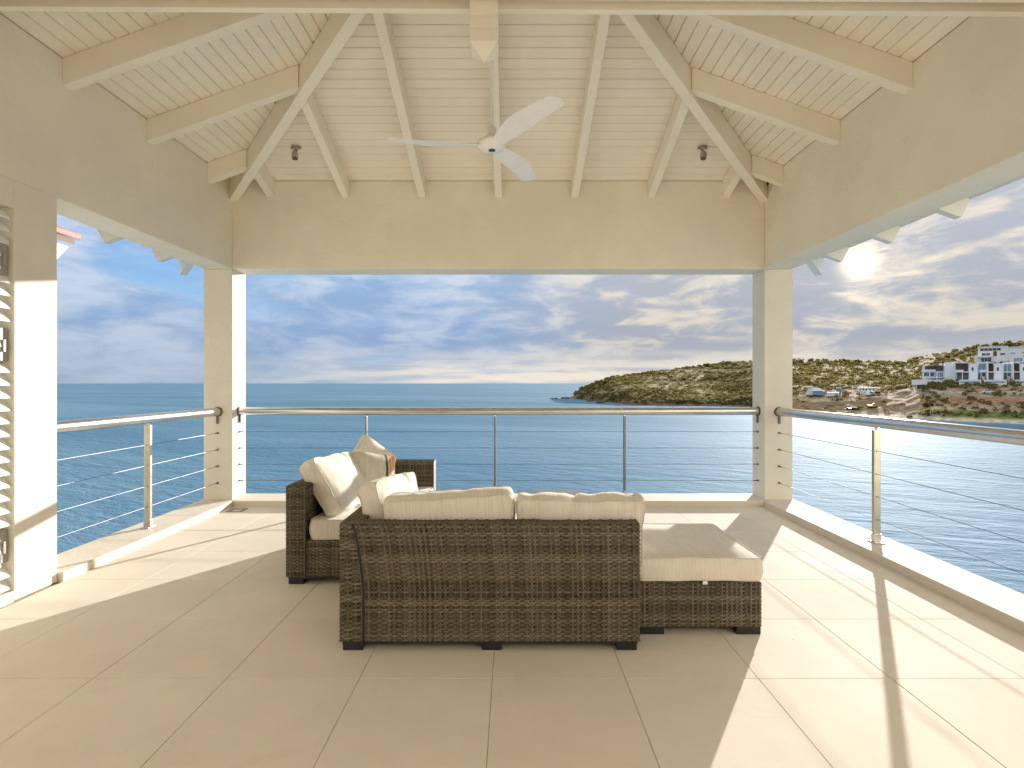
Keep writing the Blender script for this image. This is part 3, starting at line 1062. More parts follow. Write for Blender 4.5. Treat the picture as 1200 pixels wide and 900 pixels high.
cushion('seat_cushion', 'thick flat seat cushion on the left sofa under the leaning cushions', 'seat cushion', (-1.015, 4.065, 0.356), (R(90), 0, 0), 0.66, 1.13, 0.135, group=CG, seed=7, edge=0.93, rnd_=0.08, wrinkle=0.004)
oc = cushion('seat_cushion', 'flat grey cream cushion covering the ottoman', 'seat cushion', (0.997, 3.13, 0.345), (R(90), 0, 0), 0.655, 0.69, 0.125, group=CG, seed=8, edge=0.94, rnd_=0.08, wrinkle=0.003)
q = MB(); q.box(-0.012, 0.012, -0.003, 0.003, -0.016, 0.0)
t_ = q.build('care_tag', M['tag_white'], oc)
t_.location = (0.02, -0.058, 0.352)
t_.rotation_euler = (R(-90), 0, 0)

# ------------------------------------------------------------------ next wing of the house, left
vl = thing('neighbouring_wing', 'corner of a red tiled eave on the wing past the left pier', 'house wing', (-5.04, 0, 0))
b = MB()
b.prism([(0, 1.2, 3.0), (-2.4, 1.2, 3.9), (-2.4, 1.2, 3.97), (0, 1.2, 3.07)], [(0, 6.17, 3.0), (-2.4, 6.17, 3.9), (-2.4, 6.17, 3.97), (0, 6.17, 3.07)])
b.build('roof', M['red_tile'], vl, bevel=0.01)
b = MB()
b.prism([(-0.02, 1.2, 2.93), (-2.4, 1.2, 3.82), (-2.4, 1.2, 3.895), (-0.02, 1.2, 2.995)], [(-0.02, 6.10, 2.93), (-2.4, 6.10, 3.82), (-2.4, 6.10, 3.895), (-0.02, 6.10, 2.995)])
b.build('soffit', M['brown_soffit'], vl)
b = MB()
prof = [(1.2, -0.5), (5.6, -0.5), (5.6, 2.45), (6.02, 2.62), (6.10, 2.70), (6.33, 2.97), (1.2, 2.97)]
b.prism([(-0.28, y, z) for y, z in prof], [(-0.55, y, z) for y, z in prof])
b.build('wall', M['plaster'], vl)

# ------------------------------------------------------------------ sea
SEA = EYE - 16.0
b = MB()
n = 96
rs_ = [0, 60, 150, 400, 1000, 3000, 10000, 40000]
cv = b.vert((0, 0, SEA))
prev = None
for r in rs_[1:]:
    ring = [b.vert((r * math.cos(2 * math.pi * q / n), r * math.sin(2 * math.pi * q / n), SEA)) for q in range(n)]
    for q in range(n):
        if prev is None:
            b.face(cv, ring[q], ring[(q + 1) % n])
        else:
            b.face(prev[q], ring[q], ring[(q + 1) % n], prev[(q + 1) % n])
    prev = ring
sm, g, bs = new_mat("sea_water")
pos = g.n('ShaderNodeNewGeometry').outputs['Position']
rot = g.n('ShaderNodeVectorRotate', rotation_type='Z_AXIS')
g.put(rot.inputs['Vector'], pos)
rot.inputs['Angle'].default_value = R(24)
pr = rot.outputs[0]
dist = g.n('ShaderNodeVectorMath', operation='LENGTH')
g.put(dist.inputs[0], pos)
dl = dist.outputs['Value']
w_a = g.noise(g.vscale(pr, 0.10, 0.30, 1), 1.0, 4, 0.6, 0.4)
w_b = g.noise(g.vscale(pr, 0.45, 1.1, 1), 1.0, 5, 0.62, 0.3)
w_c = g.noise(g.vscale(pr, 2.2, 3.4, 1), 1.0, 3, 0.6)
far = g.rng(dl, 150, 1400, 1.0, 0.25)
hgt = g.m('ADD', g.m('MULTIPLY', w_a, 0.55), g.m('ADD', g.m('MULTIPLY', w_b, 0.22), g.m('MULTIPLY', w_c, 0.055)))
bu = g.n('ShaderNodeBump')
g.put(bu.inputs['Strength'], far)
bu.inputs['Distance'].default_value = 1.0
g.put(bu.inputs['Height'], hgt)
g.put(bs.inputs['Normal'], bu.outputs[0])
patch = g.noise(g.vscale(pr, 0.004, 0.02, 1), 1.0, 4, 0.6)
g.put(bs.inputs['Base Color'], g.mix(g.rng(patch, 0.35, 0.7), (0.075, 0.172, 0.255), (0.130, 0.232, 0.310)))
g.put(bs.inputs['Roughness'], g.rng(dl, 90, 420, 0.84, 0.76))
bs.inputs['Specular IOR Level'].default_value = 0.19
bs.inputs['IOR'].default_value = 1.33
sea = struct(b.build('sea', sm))

# ------------------------------------------------------------------ headland
COLS = [
 (668, [(566, 467.2), (568, 466.9), (570, 466.6), (574, 466.3), (578, 466.2), (584, 466.2)]),
 (676, [(530, 467.6), (536, 466.0), (544, 464.0), (552, 462.0), (562, 460.5), (580, 460.0)]),
 (690, [(490, 469.3), (497, 466), (505, 462), (520, 457.5), (540, 454), (565, 452)]),
 (717, [(430, 472.5), (437, 469), (447, 463), (470, 455), (505, 447), (565, 442)]),
 (742, [(385, 475), (392, 470), (410, 464), (450, 455), (520, 445), (600, 438.5)]),
 (800, [(375, 475.8), (382, 471), (400, 466), (450, 455), (530, 441), (640, 431)]),
 (860, [(366, 476.5), (373, 472), (392, 467), (450, 455), (540, 438), (660, 424)]),
 (930, [(300, 481.5), (308, 477), (330, 464), (350, 457.5), (430, 441), (620, 421)]),
 (1000, [(262, 487), (285, 478), (315, 464), (345, 456.5), (430, 440), (620, 422.5)]),
 (1060, [(240, 490.5), (255, 480), (275, 469), (300, 458.5), (400, 440), (560, 424)]),
 (1090, [(228, 492.5), (236, 484), (250, 470), (270, 455), (310, 442), (500, 416)]),
 (1150, [(213, 495.5), (222, 484), (240, 470), (262, 453), (310, 430), (440, 406.5)]),
 (1200, [(205, 497.5), (215, 484), (235, 470), (258, 453), (308, 430), (420, 399.5)]),
 (1300, [(200, 500), (212, 484), (232, 470), (255, 453), (305, 428), (400, 390)]),
 (1500, [(190, 505), (205, 484), (225, 470), (250, 450), (300, 420), (390, 372)]),
 (1900, [(170, 512), (190, 486), (212, 470), (240, 445), (300, 400), (390, 350)]),
]
CX = np.array([c[0] for c in COLS], float)
CYS = np.array([[q[0] for q in c[1]] for c in COLS], float)
CPX = np.array([[q[1] for q in c[1]] for c in COLS], float)
def column_at(x):
    Ys = np.array([np.interp(x, CX, CYS[:, k]) for k in range(6)])
    ps = np.array([np.interp(x, CX, CPX[:, k]) for k in range(6)])
    return Ys, ps
def ground(x, y):
    """point of the headland seen at photograph position x, y"""
    Ys, ps = column_at(x)
    Y = float(np.interp(-y, -ps, Ys))
    return Vector((px(x, Y), Y, pz(y, Y)))

NXc, NRr = 420, 110
xs = np.interp(np.linspace(0, 1, NXc), [0, 0.15, 0.85, 1], [668, 760, 1230, 1900])
verts, cols = [], []
site = Vector((0.30, 0.215, 0.13)); olive = Vector((0.20, 0.172, 0.070)); dry = Vector((0.31, 0.25, 0.135))
rockc = Vector((0.15, 0.122, 0.09)); sand = Vector((0.60, 0.52, 0.41)); green = Vector((0.15, 0.19, 0.055)); greyb = Vector((0.33, 0.285, 0.23))
def sstep(a, c, x):
    t = min(1, max(0, (x - a) / (c - a)))
    return t * t * (3 - 2 * t)
grid = {}
for i, x in enumerate(xs):
    Ys, ps = column_at(x)
    kk = np.linspace(0, 1, 6)
    for j in range(NRr):
        f = j / (NRr - 9)
        if f <= 1:
            Y = float(np.interp(f, kk, Ys)); yp = float(np.interp(f, kk, ps))
            X = px(x, Y); Z = pz(yp, Y)
            if j == 0:
                Z = SEA - 1.2
            else:
                amp = min(1.0, f * 5) * (0.5 + Y / 500)
                Z += amp * (0.9 * noise.noise(Vector((X * 0.045, Y * 0.045, 1.0))) + 0.55 * noise.noise(Vector((X * 0.16, Y * 0.16, 5.0))) )
                if f < 0.22 and x < 910:
                    Z += 1.2 * abs(noise.noise(Vector((X * 0.12, Y * 0.12, 9.0)))) * (1 - f / 0.22)
                Z = max(Z, SEA + 0.05 + f)
        else:
            e = (f - 1) / (8 / (NRr - 9))
            Y = float(Ys[-1]) + e * 260; X = px(x, float(Ys[-1])) * (Y / float(Ys[-1])); yp = ps[-1]
            Z = pz(ps[-1], float(Ys[-1])) * (1 - e) - 22 * e
        verts.append((X, Y, Z))
        # what grows or lies on this spot
        nn = noise.fractal(Vector((X * 0.018, Y * 0.018, 0.0)), 1.0, 2.0, 5)
        n2_ = noise.fractal(Vector((X * 0.07, Y * 0.07, 4.0)), 1.0, 2.0, 4)
        c = olive.lerp(dry, sstep(-0.12, 0.30, nn + n2_ * 0.35))
        if x < 915:
            c = c.lerp(rockc, sstep(0.34, 0.05, f + n2_ * 0.08))
            c = c.lerp(dry, 0.7 * sstep(0.18, 0.3, f) * sstep(0.62, 0.45, f) * sstep(730, 790, x) * sstep(-0.2, 0.15, n2_))
        s_ = sstep(905, 935, x) * sstep(1110, 1050, x) * sstep(445, 455, yp + n2_ * 5)
        c = c.lerp(site, 0.85 * s_)
        if x > 1040:
            m = sstep(1040, 1090, x)
            bands = site.lerp(greyb, sstep(450, 462, yp + n2_ * 3))
            bands = bands.lerp(Vector((0.36, 0.21, 0.12)), sstep(464, 467, yp + n2_) * sstep(475, 472, yp + n2_))
            bands = bands.lerp(dry * 1.3, sstep(476, 477, yp) * sstep(482, 480, yp))
            bands = bands.lerp(green, sstep(481, 483, yp + n2_) * sstep(1085, 1125, x))
            c = c.lerp(bands, m * sstep(448, 453, yp + n2_))
        c = c.lerp(sand, sstep(985, 1030, x) * sstep(0.12, 0.05, f + n2_ * 0.02))
        # tracks
        tr1 = abs(yp - (472 - (x - 985) * 0.10 if x > 985 else 472)) 
        if 925 < x < 1060:
            yc_ = 467.5 + 2.0 * math.sin((x - 940) * 0.05)
            c = c.lerp(Vector((0.46, 0.38, 0.28)), sstep(2.2, 0.8, abs(yp - yc_)) * 0.9)
            if 985 < x < 1022:
                yb_ = 470 - (x - 985) * 0.28
                c = c.lerp(Vector((0.46, 0.38, 0.28)), sstep(2.0, 0.8, abs(yp - yb_)) * 0.9)
        if x > 1055:
            c = c.lerp(Vector((0.50, 0.42, 0.32)), sstep(1.3, 0.5, abs(yp - 458.5)) * 0.9)
        if 808 < x < 826 and abs(yp - (444 - (x - 808) * 0.1)) < 2.2:
            c = c.lerp(Vector((0.65, 0.55, 0.42)), 0.8)
        cols.append((c.x, c.y, c.z, 1.0))
faces = [(i * NRr + j, (i + 1) * NRr + j, (i + 1) * NRr + j + 1, i * NRr + j + 1) for i in range(NXc - 1) for j in range(NRr - 1)]
me = bpy.data.meshes.new('headland')
me.from_pydata(verts, [], faces)
ca = me.attributes.new('ground_colour', 'FLOAT_COLOR', 'POINT')
ca.data.foreach_set('color', np.array(cols, dtype=np.float32).ravel())
hm, g, bs = new_mat("headland_ground")
att = g.n('ShaderNodeAttribute', attribute_name='ground_colour').outputs['Color']
pos = g.n('ShaderNodeNewGeometry').outputs['Position']
nA = g.noise(pos, 0.35, 6, 0.65)
nB = g.noise(pos, 1.6, 4, 0.6)
cc = g.mix(g.rng(nA, 0.35, 0.68), g.mix(1.0, att, (0.62, 0.62, 0.58), 'MULTIPLY'), g.mix(1.0, att, (1.3, 1.25, 1.2), 'MULTIPLY'))
g.put(bs.inputs['Base Color'], cc)
bs.inputs['Roughness'].default_value = 0.95
bs.inputs['Specular IOR Level'].default_value = 0.1
bump(g, bs, g.m('ADD', nA, g.m('MULTIPLY', nB, 0.4)), 0.9, 1.2)
head = struct(link('headland', me, hm, smooth=True))

# scrub: leafy clumps over the slopes, one uncountable mass
rs2 = random.Random(3)
sv, sf, st = [], [], []
def bush(c, r, tone):
    for _ in range(int(7 + r * 5)):
        th, ph = rs2.uniform(0, 2 * math.pi), math.acos(rs2.uniform(0.0, 1.0))
        rad = r * rs2.uniform(0.55, 1.05)
        p = c + Vector((rad * math.sin(ph) * math.cos(th), rad * math.sin(ph) * math.sin(th), rad * math.cos(ph) * 0.75))
        s = r * rs2.uniform(0.28, 0.5)
        nrm = Vector((rs2.gauss(0, 1), rs2.gauss(0, 1), rs2.gauss(0.5, 1))).normalized()
        a = nrm.orthogonal().normalized(); w = nrm.cross(a)
        i = len(sv)
        k = rs2.uniform(0, 6.28)
        for q in range(4):
            ang = k + q * math.pi / 2
            rr = s * rs2.uniform(0.7, 1.2)
            sv.append(p + a * (rr * math.cos(ang)) + w * (rr * math.sin(ang)))
            st.append(min(1, max(0, tone + rs2.uniform(-0.2, 0.2))))
        sf.append((i, i + 1, i + 2, i + 3))
cnt = 0
while cnt < 7500:
    x = rs2.uniform(674, 1330) if rs2.random() < 0.9 else rs2.uniform(1330, 1700)
    Ys, ps = column_at(x)
    f = rs2.random() ** 0.75
    kk = np.linspace(0, 1, 6)
    Y = float(np.interp(f, kk, Ys)); yp = float(np.interp(f, kk, ps))
    X = px(x, Y)
    nn = noise.fractal(Vector((X * 0.018, Y * 0.018, 0.0)), 1.0, 2.0, 5)
    dens = 0.75 - 0.8 * nn
    if f < 0.10: dens *= 0.1
    elif f < 0.25 and x < 915: dens *= 0.55
    if x > 915 and yp > 448 and x < 1080: dens *= 0.06
    if x > 1060 and yp > 452: dens *= 0.22
    if 1068 < x < 1210 and 402 < yp < 447 and Y < 345: dens *= 0.05
    if x > 915 and f > 0.6: dens = 0.9
    if rs2.random() > dens:
        continue
    cnt += 1
    r = rs2.uniform(0.5, 1.35) * (1.0 + 0.6 * (Y / 600)) * (1.25 if f > 0.93 else 1.0)
    if rs2.random() < 0.06: r *= 1.6
    bush(Vector((X, Y, pz(yp, Y) + r * 0.05)), r, 0.35 + 0.5 * nn + rs2.uniform(-0.15, 0.2))
me = bpy.data.meshes.new('scrub')
me.from_pydata([tuple(p) for p in sv], [], sf)
at = me.attributes.new('tone', 'FLOAT', 'POINT'); at.data.foreach_set('value', st)
M['scrub'] = tone_mat("scrub_leaf", (0.105, 0.096, 0.042), (0.25, 0.205, 0.09), 0.9, spec=0.1, nscale=0.4, nvar=0.5)
def translucent(m, amount):
    g = NT(m.node_tree)
    bs_ = m.node_tree.nodes['Principled BSDF']
    tr = g.n('ShaderNodeBsdfTranslucent')
    src = bs_.inputs['Base Color'].links[0].from_socket
    g.put(tr.inputs['Color'], g.mix(1.0, src, (1.3, 1.25, 0.8), 'MULTIPLY'))
    mx = g.n('ShaderNodeMixShader')
    mx.inputs[0].default_value = amount
    g.put(mx.inputs[1], bs_.outputs[0]); g.put(mx.inputs[2], tr.outputs[0])
    g.put(m.node_tree.nodes['Material Output'].inputs['Surface'], mx.outputs[0])
translucent(M['scrub'], 0.5)
tag(link('scrub', me, M['scrub']), 'olive green scrub bushes covering the headland slopes', 'scrub', kind='stuff')

# hill far behind the headland, distance haze painted blue into its colour
b = MB()
prof = [(2300, 0), (2420, 40), (2560, 92), (2640, 104), (2760, 80), (2950, 64), (3200, 40), (3500, 0)]
ring0 = []
for (X_, h_) in prof:
    ring0.append((X_ * 0.9 - 370, 5000, SEA + h_ * 2.2))
b.prism([(p[0], 5000, SEA - 5 if q in (0, len(prof) - 1) else p[2]) for q, p in enumerate(ring0)], [(p[0] * 1.02, 5600, SEA - 5 if q in (0, len(prof) - 1) else SEA + (p[2] - SEA) * 0.4) for q, p in enumerate(ring0)])
far_hill = struct(b.build('far_hill', plain("far_hill_haze", (0.16, 0.24, 0.32), 0.95, scale=0.01)))

# rocks off the point
for (x, y, s, w) in ((650, 467.6, 1.2, 3.2), (658, 467.2, 1.6, 2.4), (664, 467.3, 2.0, 3.0), (694, 470.6, 1.8, 3.4), (707, 472.4, 2.2, 4.0)):
    Y = (EYE - SEA) * F / (y - 449)
    b = MB()
    for q in range(3):
        cx_, cy_ = rs2.uniform(-w, w), rs2.uniform(-1.5, 1.5)
        pr_ = [(w * rs2.uniform(0.6, 1.0), -0.8), (w * rs2.uniform(0.5, 0.8), s * 0.3), (w * rs2.uniform(0.2, 0.5), s * rs2.uniform(0.6, 0.9)), (0, s * rs2.uniform(0.8, 1.1))]
        k0 = len(b.v)
        b.lathe(pr_, (cx_, cy_, 0), n=9)
        for vi in range(k0, len(b.v)):
            p = Vector(b.v[vi])
            b.v[vi] = tuple(p + noise.noise_vector(p * 0.6 + Vector((x, y, q))) * 0.7)
    o = b.build('sea_rock', M['rock'])
    o.location = (px(x, Y), Y, SEA)
    tag(o, {650: 'low dark rock farthest out in the water off the point', 658: 'dark rock between the outermost rock and the headland point', 664: 'dark rock in the water right at the headland tip', 694: 'dark rock at the foot of the headland cliff near the point', 707: 'wider dark rock under the headland cliff, right of a smaller one'}[x], 'rock', 'rocks off the headland')

# ------------------------------------------------------------------ white villas on the far slope
def at_px(p0, name, label, cat, group=None):
    ang = -math.atan2(p0.x, p0.y)
    return thing(name, label, cat, p0, ang, group)

def pane_set(parent, x0, x1, y, z0, z1, nx, nz, glass, fr=0.16, frame_mat='villa_white'):
    mb = MB()
    mb.box(x0, x1, y - 0.10, y, z0, z0 + fr); mb.box(x0, x1, y - 0.10, y, z1 - fr, z1)
    for q in range(nx + 1):
        c = x0 + fr / 2 + (x1 - x0 - fr) * q / nx
        mb.box(c - fr / 2, c + fr / 2, y - 0.10, y, z0 + fr, z1 - fr)
    w = mb.build('window', M[frame_mat], parent)
    for q in range(nx):
        a0 = x0 + fr + (x1 - x0 - fr) * q / nx
        a1 = x0 + (x1 - x0 - fr) * (q + 1) / nx
        p = MB(); p.box(a0, a1, y - 0.05, y - 0.02, z0 + fr, z1 - fr)
        p.build('pane', M[glass], w)
    return w

def villa_unit(xl, label, bay=True):
    """two storey white row villa: open timbered storey, blank wall, glazed bay; width about 29 px at its place"""
    p0 = ground(xl + 14, 447.0)
    Y = p0.y
    s = Y / F                           # metres per photograph pixel there
    v = at_px(Vector((px(xl, Y), Y, pz(447, Y))), 'white_villa', label, 'villa', 'white terraced villas on the far slope')
    W, H = 29 * s, 22.5 * s
    a, c = 12.5 * s, 20 * s
    mb = MB()
    mb.box(a, c, -0.6, 8, -3, H - 0.8)                 # blank wall tower
    mb.box(c, W - 0.6, 2.2, 8, -3, H - 0.4)            # bay back
    mb.box(W - 0.6, W, -1.8, 8, -3, H)                 # fin wall
    mb.box(0, a, 3.0, 8, -3, H)                        # back of the open storeys
    mb.build('wall', M['villa_white'], v)
    mb = MB(); mb.box(-0.2, a, -0.5, 3.0, H - 0.45, H)
    mb.build('roof', M['villa_white'], v)
    mb = MB(); mb.box(-0.1, a, -1.1, 3.0, H * 0.47, H * 0.47 + 0.4); mb.box(-0.1, a * 0.62, -1.2, -1.0, H * 0.47 + 0.4, H * 0.47 + 1.3)
    mb.build('balcony', M['villa_white'], v)
    pane_set(v, 0.3, a - 0.3, 2.98, H * 0.5 + 0.1, H - 0.7, 3, 1, 'villa_dark', frame_mat='villa_brown')
    pane_set(v, 0.3, a - 0.3, 2.96, 0.3, H * 0.46, 3, 1, 'villa_glass', frame_mat='villa_brown')
    pane_set(v, c + 0.2, W - 0.8, 2.18, H * 0.5, H - 1.0, 2, 1, 'villa_glass_light')
    pane_set(v, c + 0.2, W - 0.8, 2.16, 0.6, H * 0.46, 2, 1, 'villa_glass')
    mb = MB(); mb.box(a + 1.0, a + 1.8, -0.66, -0.58, H * 0.55, H * 0.72)
    mb.build('window', M['villa_glass'], v)
    for q in (0.35, a * 0.5):
        mb = MB(); mb.box(q, q + 0.3, -0.9, -0.6, 0.0, H * 0.47)
        mb.build('post', M['villa_white'], v)
    mb = MB()
    mb.box(a * 0.3, c + 1.2, -7.5, -2.0, -2.2, 0.9)
    mb.box(a * 0.3, c + 1.2, -2.0, 3.0, -2.2, 0.05)
    mb.build('terrace', M['villa_white'], v)
    mb = MB(); mb.box(a * 0.3 + 0.5, c + 0.7, -7.56, -7.48, -0.6, 0.0)
    mb.build('pool_overflow', M['villa_glass_light'], v)
    mb = MB(); mb.box(c + 1.6, c + 2.6, -3.4, -2.2, -3.0, 2.6)
    mb.build('garden_pillar', M['tan'], v)
    planting(v, [(W - 1.5, -2.6, 0.4, 1.1), (W - 3.0, -2.8, -0.6, 1.4), (0.8, -2.4, 0.3, 0.9), (c + 1.0, -1.4, 0.2, 0.8), (a * 0.2, -5.0, -1.5, 1.3)], int(xl))
    return v
def planting(v, spots, seed):
    r_ = random.Random(seed)
    mb = MB()
    for (cx_, cy_, cz_, rad) in spots:
        for _ in range(16):
            c = Vector((cx_ + r_.gauss(0, rad * 0.5), cy_ + r_.gauss(0, rad * 0.4), cz_ + abs(r_.gauss(0, rad * 0.6))))
            a = Vector((r_.gauss(0, 1), r_.gauss(0, 1), r_.gauss(0, 1))).normalized()
            w = a.orthogonal().normalized()
            q = rad * r_.uniform(0.3, 0.5)
            mb.t = r_.uniform(0.0, 0.6)
            mb.poly([c + a * q, c + w * q, c - a * q, c - w * q])
    mb.build('planting', M['scrub'], v, fix=False)
villa_unit(1119, 'white row villa with pool terrace, second from the left in the row')
villa_unit(1148, 'white row villa under the gap between the two upper blocks')
villa_unit(1178, 'white row villa at the right edge of the photo')
villa_unit(1207, 'white row villa last in the row past the photo edge')

# end villa with its bowed terrace on columns
p0 = ground(1091, 447.5)
Y = p0.y; s = Y / F
v = at_px(Vector((px(1081, Y), Y, pz(447.5, Y))), 'white_villa', 'white end villa with a bowed pool terrace on columns, leftmost in the row', 'villa', 'white terraced villas on the far slope')
H = 22.5 * s
mb = MB()
mb.box(20 * s, 29 * s, -0.6, 9, -3, H); mb.box(0, 20 * s, 3.2, 9, -3, H - 1.6); mb.box(36 * s, 37.4 * s, -1.8, 9, -3, H); mb.box(29 * s, 36 * s, 2.0, 9, -3, H - 0.6)
mb.build('wall', M['villa_white'], v)
mb = MB(); mb.box(2 * s, 20 * s, -0.4, 3.2, H - 0.5, H - 0.1)
mb.build('roof', M['villa_brown'], v)
mb = MB(); mb.box(-0.4, 12 * s, -2.2, 3.2, H * 0.52, H * 0.52 + 0.5); mb.box(-0.4, 12 * s, -2.3, -2.1, H * 0.52 + 0.5, H * 0.52 + 1.2)
mb.build('balcony', M['villa_white'], v)
mb = MB(); mb.box(-0.4, 18 * s, -2.2, 3.2, 2.2, 2.6)
mb.build('balcony', M['villa_white'], v)
pane_set(v, 2 * s, 19 * s, 3.1, H * 0.56, H - 1.8, 4, 1, 'villa_dark', frame_mat='villa_brown')
pane_set(v, 0.6 * s, 11 * s, 3.1, 3.0, H * 0.5, 3, 1, 'villa_glass')
pane_set(v, 12 * s, 19 * s, 3.05, 0.4, H * 0.5, 2, 1, 'villa_glass_light')
pane_set(v, 29.5 * s, 35.8 * s, 1.95, H * 0.5, H - 1.2, 2, 1, 'villa_glass_light')
pane_set(v, 29.5 * s, 35.8 * s, 1.93, 0.5, H * 0.45, 2, 1, 'villa_glass')
for q in (0.5 * s, 6 * s, 12.6 * s):
    mb = MB(); mb.box(q, q + 0.45, -1.9, -1.4, 0, H * 0.52)
    mb.build('post', M['villa_white'], v)
mb = MB()
top, bot = [], []
npt = 18
outl = []
for q in range(npt + 1):
    th = math.pi * q / npt
    outl.append((-10 * s + (31 * s) * (1 - math.cos(th)) / 2, -2.0 - 7.0 * math.sin(th) ** 0.7))
outl += [(21 * s, 3.0), (-4 * s, 3.0)]
mb.prism([(x, y, -1.6) for x, y in outl], [(x, y, 1.2) for x, y in outl])
mb.build('terrace', M['villa_white'], v)
mb = MB()
mb.prism([(x * 0.93 + 0.03 * 20 * s, y * 0.9, 1.21) for x, y in outl[:npt + 1]], [(x * 0.93 + 0.03 * 20 * s, y * 0.9, 1.26) for x, y in outl[:npt + 1]])
mb.build('pool', M['villa_glass_light'], v)
for q in (-6 * s, 3 * s, 10 * s):
    mb = MB(); mb.box(q, q + 0.5, -6.5, -6.0, -6.5, -1.6)
    mb.build('column', M['villa_white'], v)
mb = MB(); mb.box(-9 * s, 4 * s, -7.2, -6.8, -5.6, -5.1)
mb.build('plinth', M['villa_white'], v)

# the two upper blocks
def upper(xl, xr, yt, yb, label, style):
    p0 = ground((xl + xr) / 2, yb)
    Y = p0.y; s = Y / F
    v = at_px(Vector((px(xl, Y), Y, pz(yb, Y))), 'white_villa', label, 'villa', 'white villas on the upper slope')
    W, H = (xr - xl) * s, (yb - yt) * s
    mb = MB(); mb.box(0, W, 0, 10, -5, H)
    mb.build('wall', M['villa_white'], v, bevel=0.05)
    mb = MB(); mb.box(-0.2, W + 0.2, -0.5, 10.2, H, H + 0.35)
    mb.build('roof', M['villa_white'], v)
    if style == 0:
        pane_set(v, 0.06 * W, 0.78 * W, -0.02, H * 0.74, H * 0.93, 5, 1, 'villa_dark')
        pane_set(v, 0.12 * W, 0.42 * W, -0.03, H * 0.44, H * 0.62, 2, 1, 'villa_glass')
        pane_set(v, 0.52 * W, 0.64 * W, -0.03, H * 0.40, H * 0.72, 1, 1, 'villa_dark', frame_mat='villa_brown')
        pane_set(v, 0.74 * W, 0.92 * W, -0.03, H * 0.45, H * 0.60, 1, 1, 'villa_glass')
        pane_set(v, 0.10 * W, 0.46 * W, -0.03, 0.03 * H, H * 0.32, 3, 1, 'villa_glass')
        mb = MB(); mb.box(-0.04 * W, 0.5 * W, -1.8, 0, H * 0.33, H * 0.38); mb.box(-0.04 * W, 0.5 * W, -1.9, -1.7, H * 0.38, H * 0.44)
        mb.build('balcony', M['villa_white'], v)
        mb = MB(); mb.box(-0.12 * W, -0.0 * W, 0.5, 8, -3, H * 0.45)
        mb.build('side_block', M['villa_white'], v)
    else:
        for (a, c, e, f) in ((0.25, 0.40, 0.58, 0.66), (0.58, 0.70, 0.62, 0.70), (0.80, 0.90, 0.52, 0.60), (0.60, 0.72, 0.38, 0.46)):
            pane_set(v, a * W, c * W, -0.03, e * H, f * H, 1, 1, 'villa_glass')
        pane_set(v, 0.35 * W, 0.60 * W, -0.03, 0.08 * H, 0.30 * H, 3, 1, 'villa_glass_light')
        pane_set(v, 0.05 * W, 0.14 * W, -0.03, 0.70 * H, 0.86 * H, 1, 1, 'villa_glass')
    return v
upper(1146, 1171.5, 407, 425, 'white upper block with a dark window band and brown door', 0)
upper(1174, 1203, 407.5, 425, 'white upper block of few small windows, right of the banded one', 1)
upper(1206, 1234, 405, 424, 'white upper block furthest right beyond the photo edge', 0)

# ------------------------------------------------------------------ building site by the bay
def local(px_x, px_y, name, label, cat, group=None):
    p0 = ground(px_x, px_y)
    return at_px(p0, name, label, cat, group), p0.y / F

t, s = local(955, 463, 'marquee_tent', 'white domed tent with a blue grey front on the building site', 'tent')
mb = MB()
w = 9 * s
ringA, ringB = [], []
for q in range(13):
    th = math.pi * q / 12
    ringA.append((-w * math.cos(th), -1.0, 9.5 * s * math.sin(th) ** 0.8))
    ringB.append((-w * math.cos(th) * 0.95, 9.0, 9.0 * s * math.sin(th) ** 0.8))
mb.prism(ringA, ringB)
mb.build('canopy', M['tent_white'], t, smooth=False)
mb = MB(); mb.box(-2 * s, 9.5 * s, -3.6, -1.1, 0, 4.8 * s)
mb.build('front_wall', M['tent_blue'], t)
mb = MB(); mb.box(-2.3 * s, 9.8 * s, -3.9, -1.05, 4.8 * s, 5.3 * s)
mb.build('awning', M['tent_white'], t)

t, s = local(976, 465, 'site_container', 'white box container beside the domed tent', 'container')
mb = MB(); mb.box(-6 * s, 6 * s, 0, 2.5, 0.25, 5.4 * s)
for q in range(16):
    xq = -6 * s + 12 * s * (q + 0.5) / 16
    mb.box(xq - 0.1, xq + 0.1, -0.05, -0.002, 0.4, 5.1 * s)
mb.build('body', M['tent_white'], t)
mb = MB(); mb.box(2.2 * s, 4.5 * s, -0.07, -0.055, 0.4, 4.6 * s)
mb.build('door', M['site_grey'], t)
for q in (-5 * s, 4.5 * s):
    mb = MB(); mb.box(q, q + 0.5, 0.2, 2.3, -0.5, 0.25)
    mb.build('skid', M['rubber'], t)

t, s = local(983, 459.5, 'teal_hut', 'small teal hut behind the white container', 'hut')
mb = MB(); mb.box(-2.6 * s, 2.6 * s, 0, 3, -0.3, 4.4 * s)
mb.build('wall', M['teal'], t)
mb = MB(); mb.prism([(-3 * s, -0.3, 4.4 * s), (3 * s, -0.3, 4.4 * s), (3 * s, -0.3, 4.7 * s), (-3 * s, -0.3, 5.4 * s)], [(-3 * s, 3.3, 4.4 * s), (3 * s, 3.3, 4.4 * s), (3 * s, 3.3, 4.7 * s), (-3 * s, 3.3, 5.4 * s)])
mb.build('roof', M['site_grey'], t)
t, s = local(990, 460, 'brick_stack', 'low rust orange stack right of the teal hut', 'stack')
mb = MB()
for q in range(3):
    mb.box(-2.6 * s + q * 1.8 * s, -1.0 * s + q * 1.8 * s, 0, 1.6, -0.3, (2.6 + 0.5 * (q % 2)) * s)
mb.build('bricks', M['rust'], t)

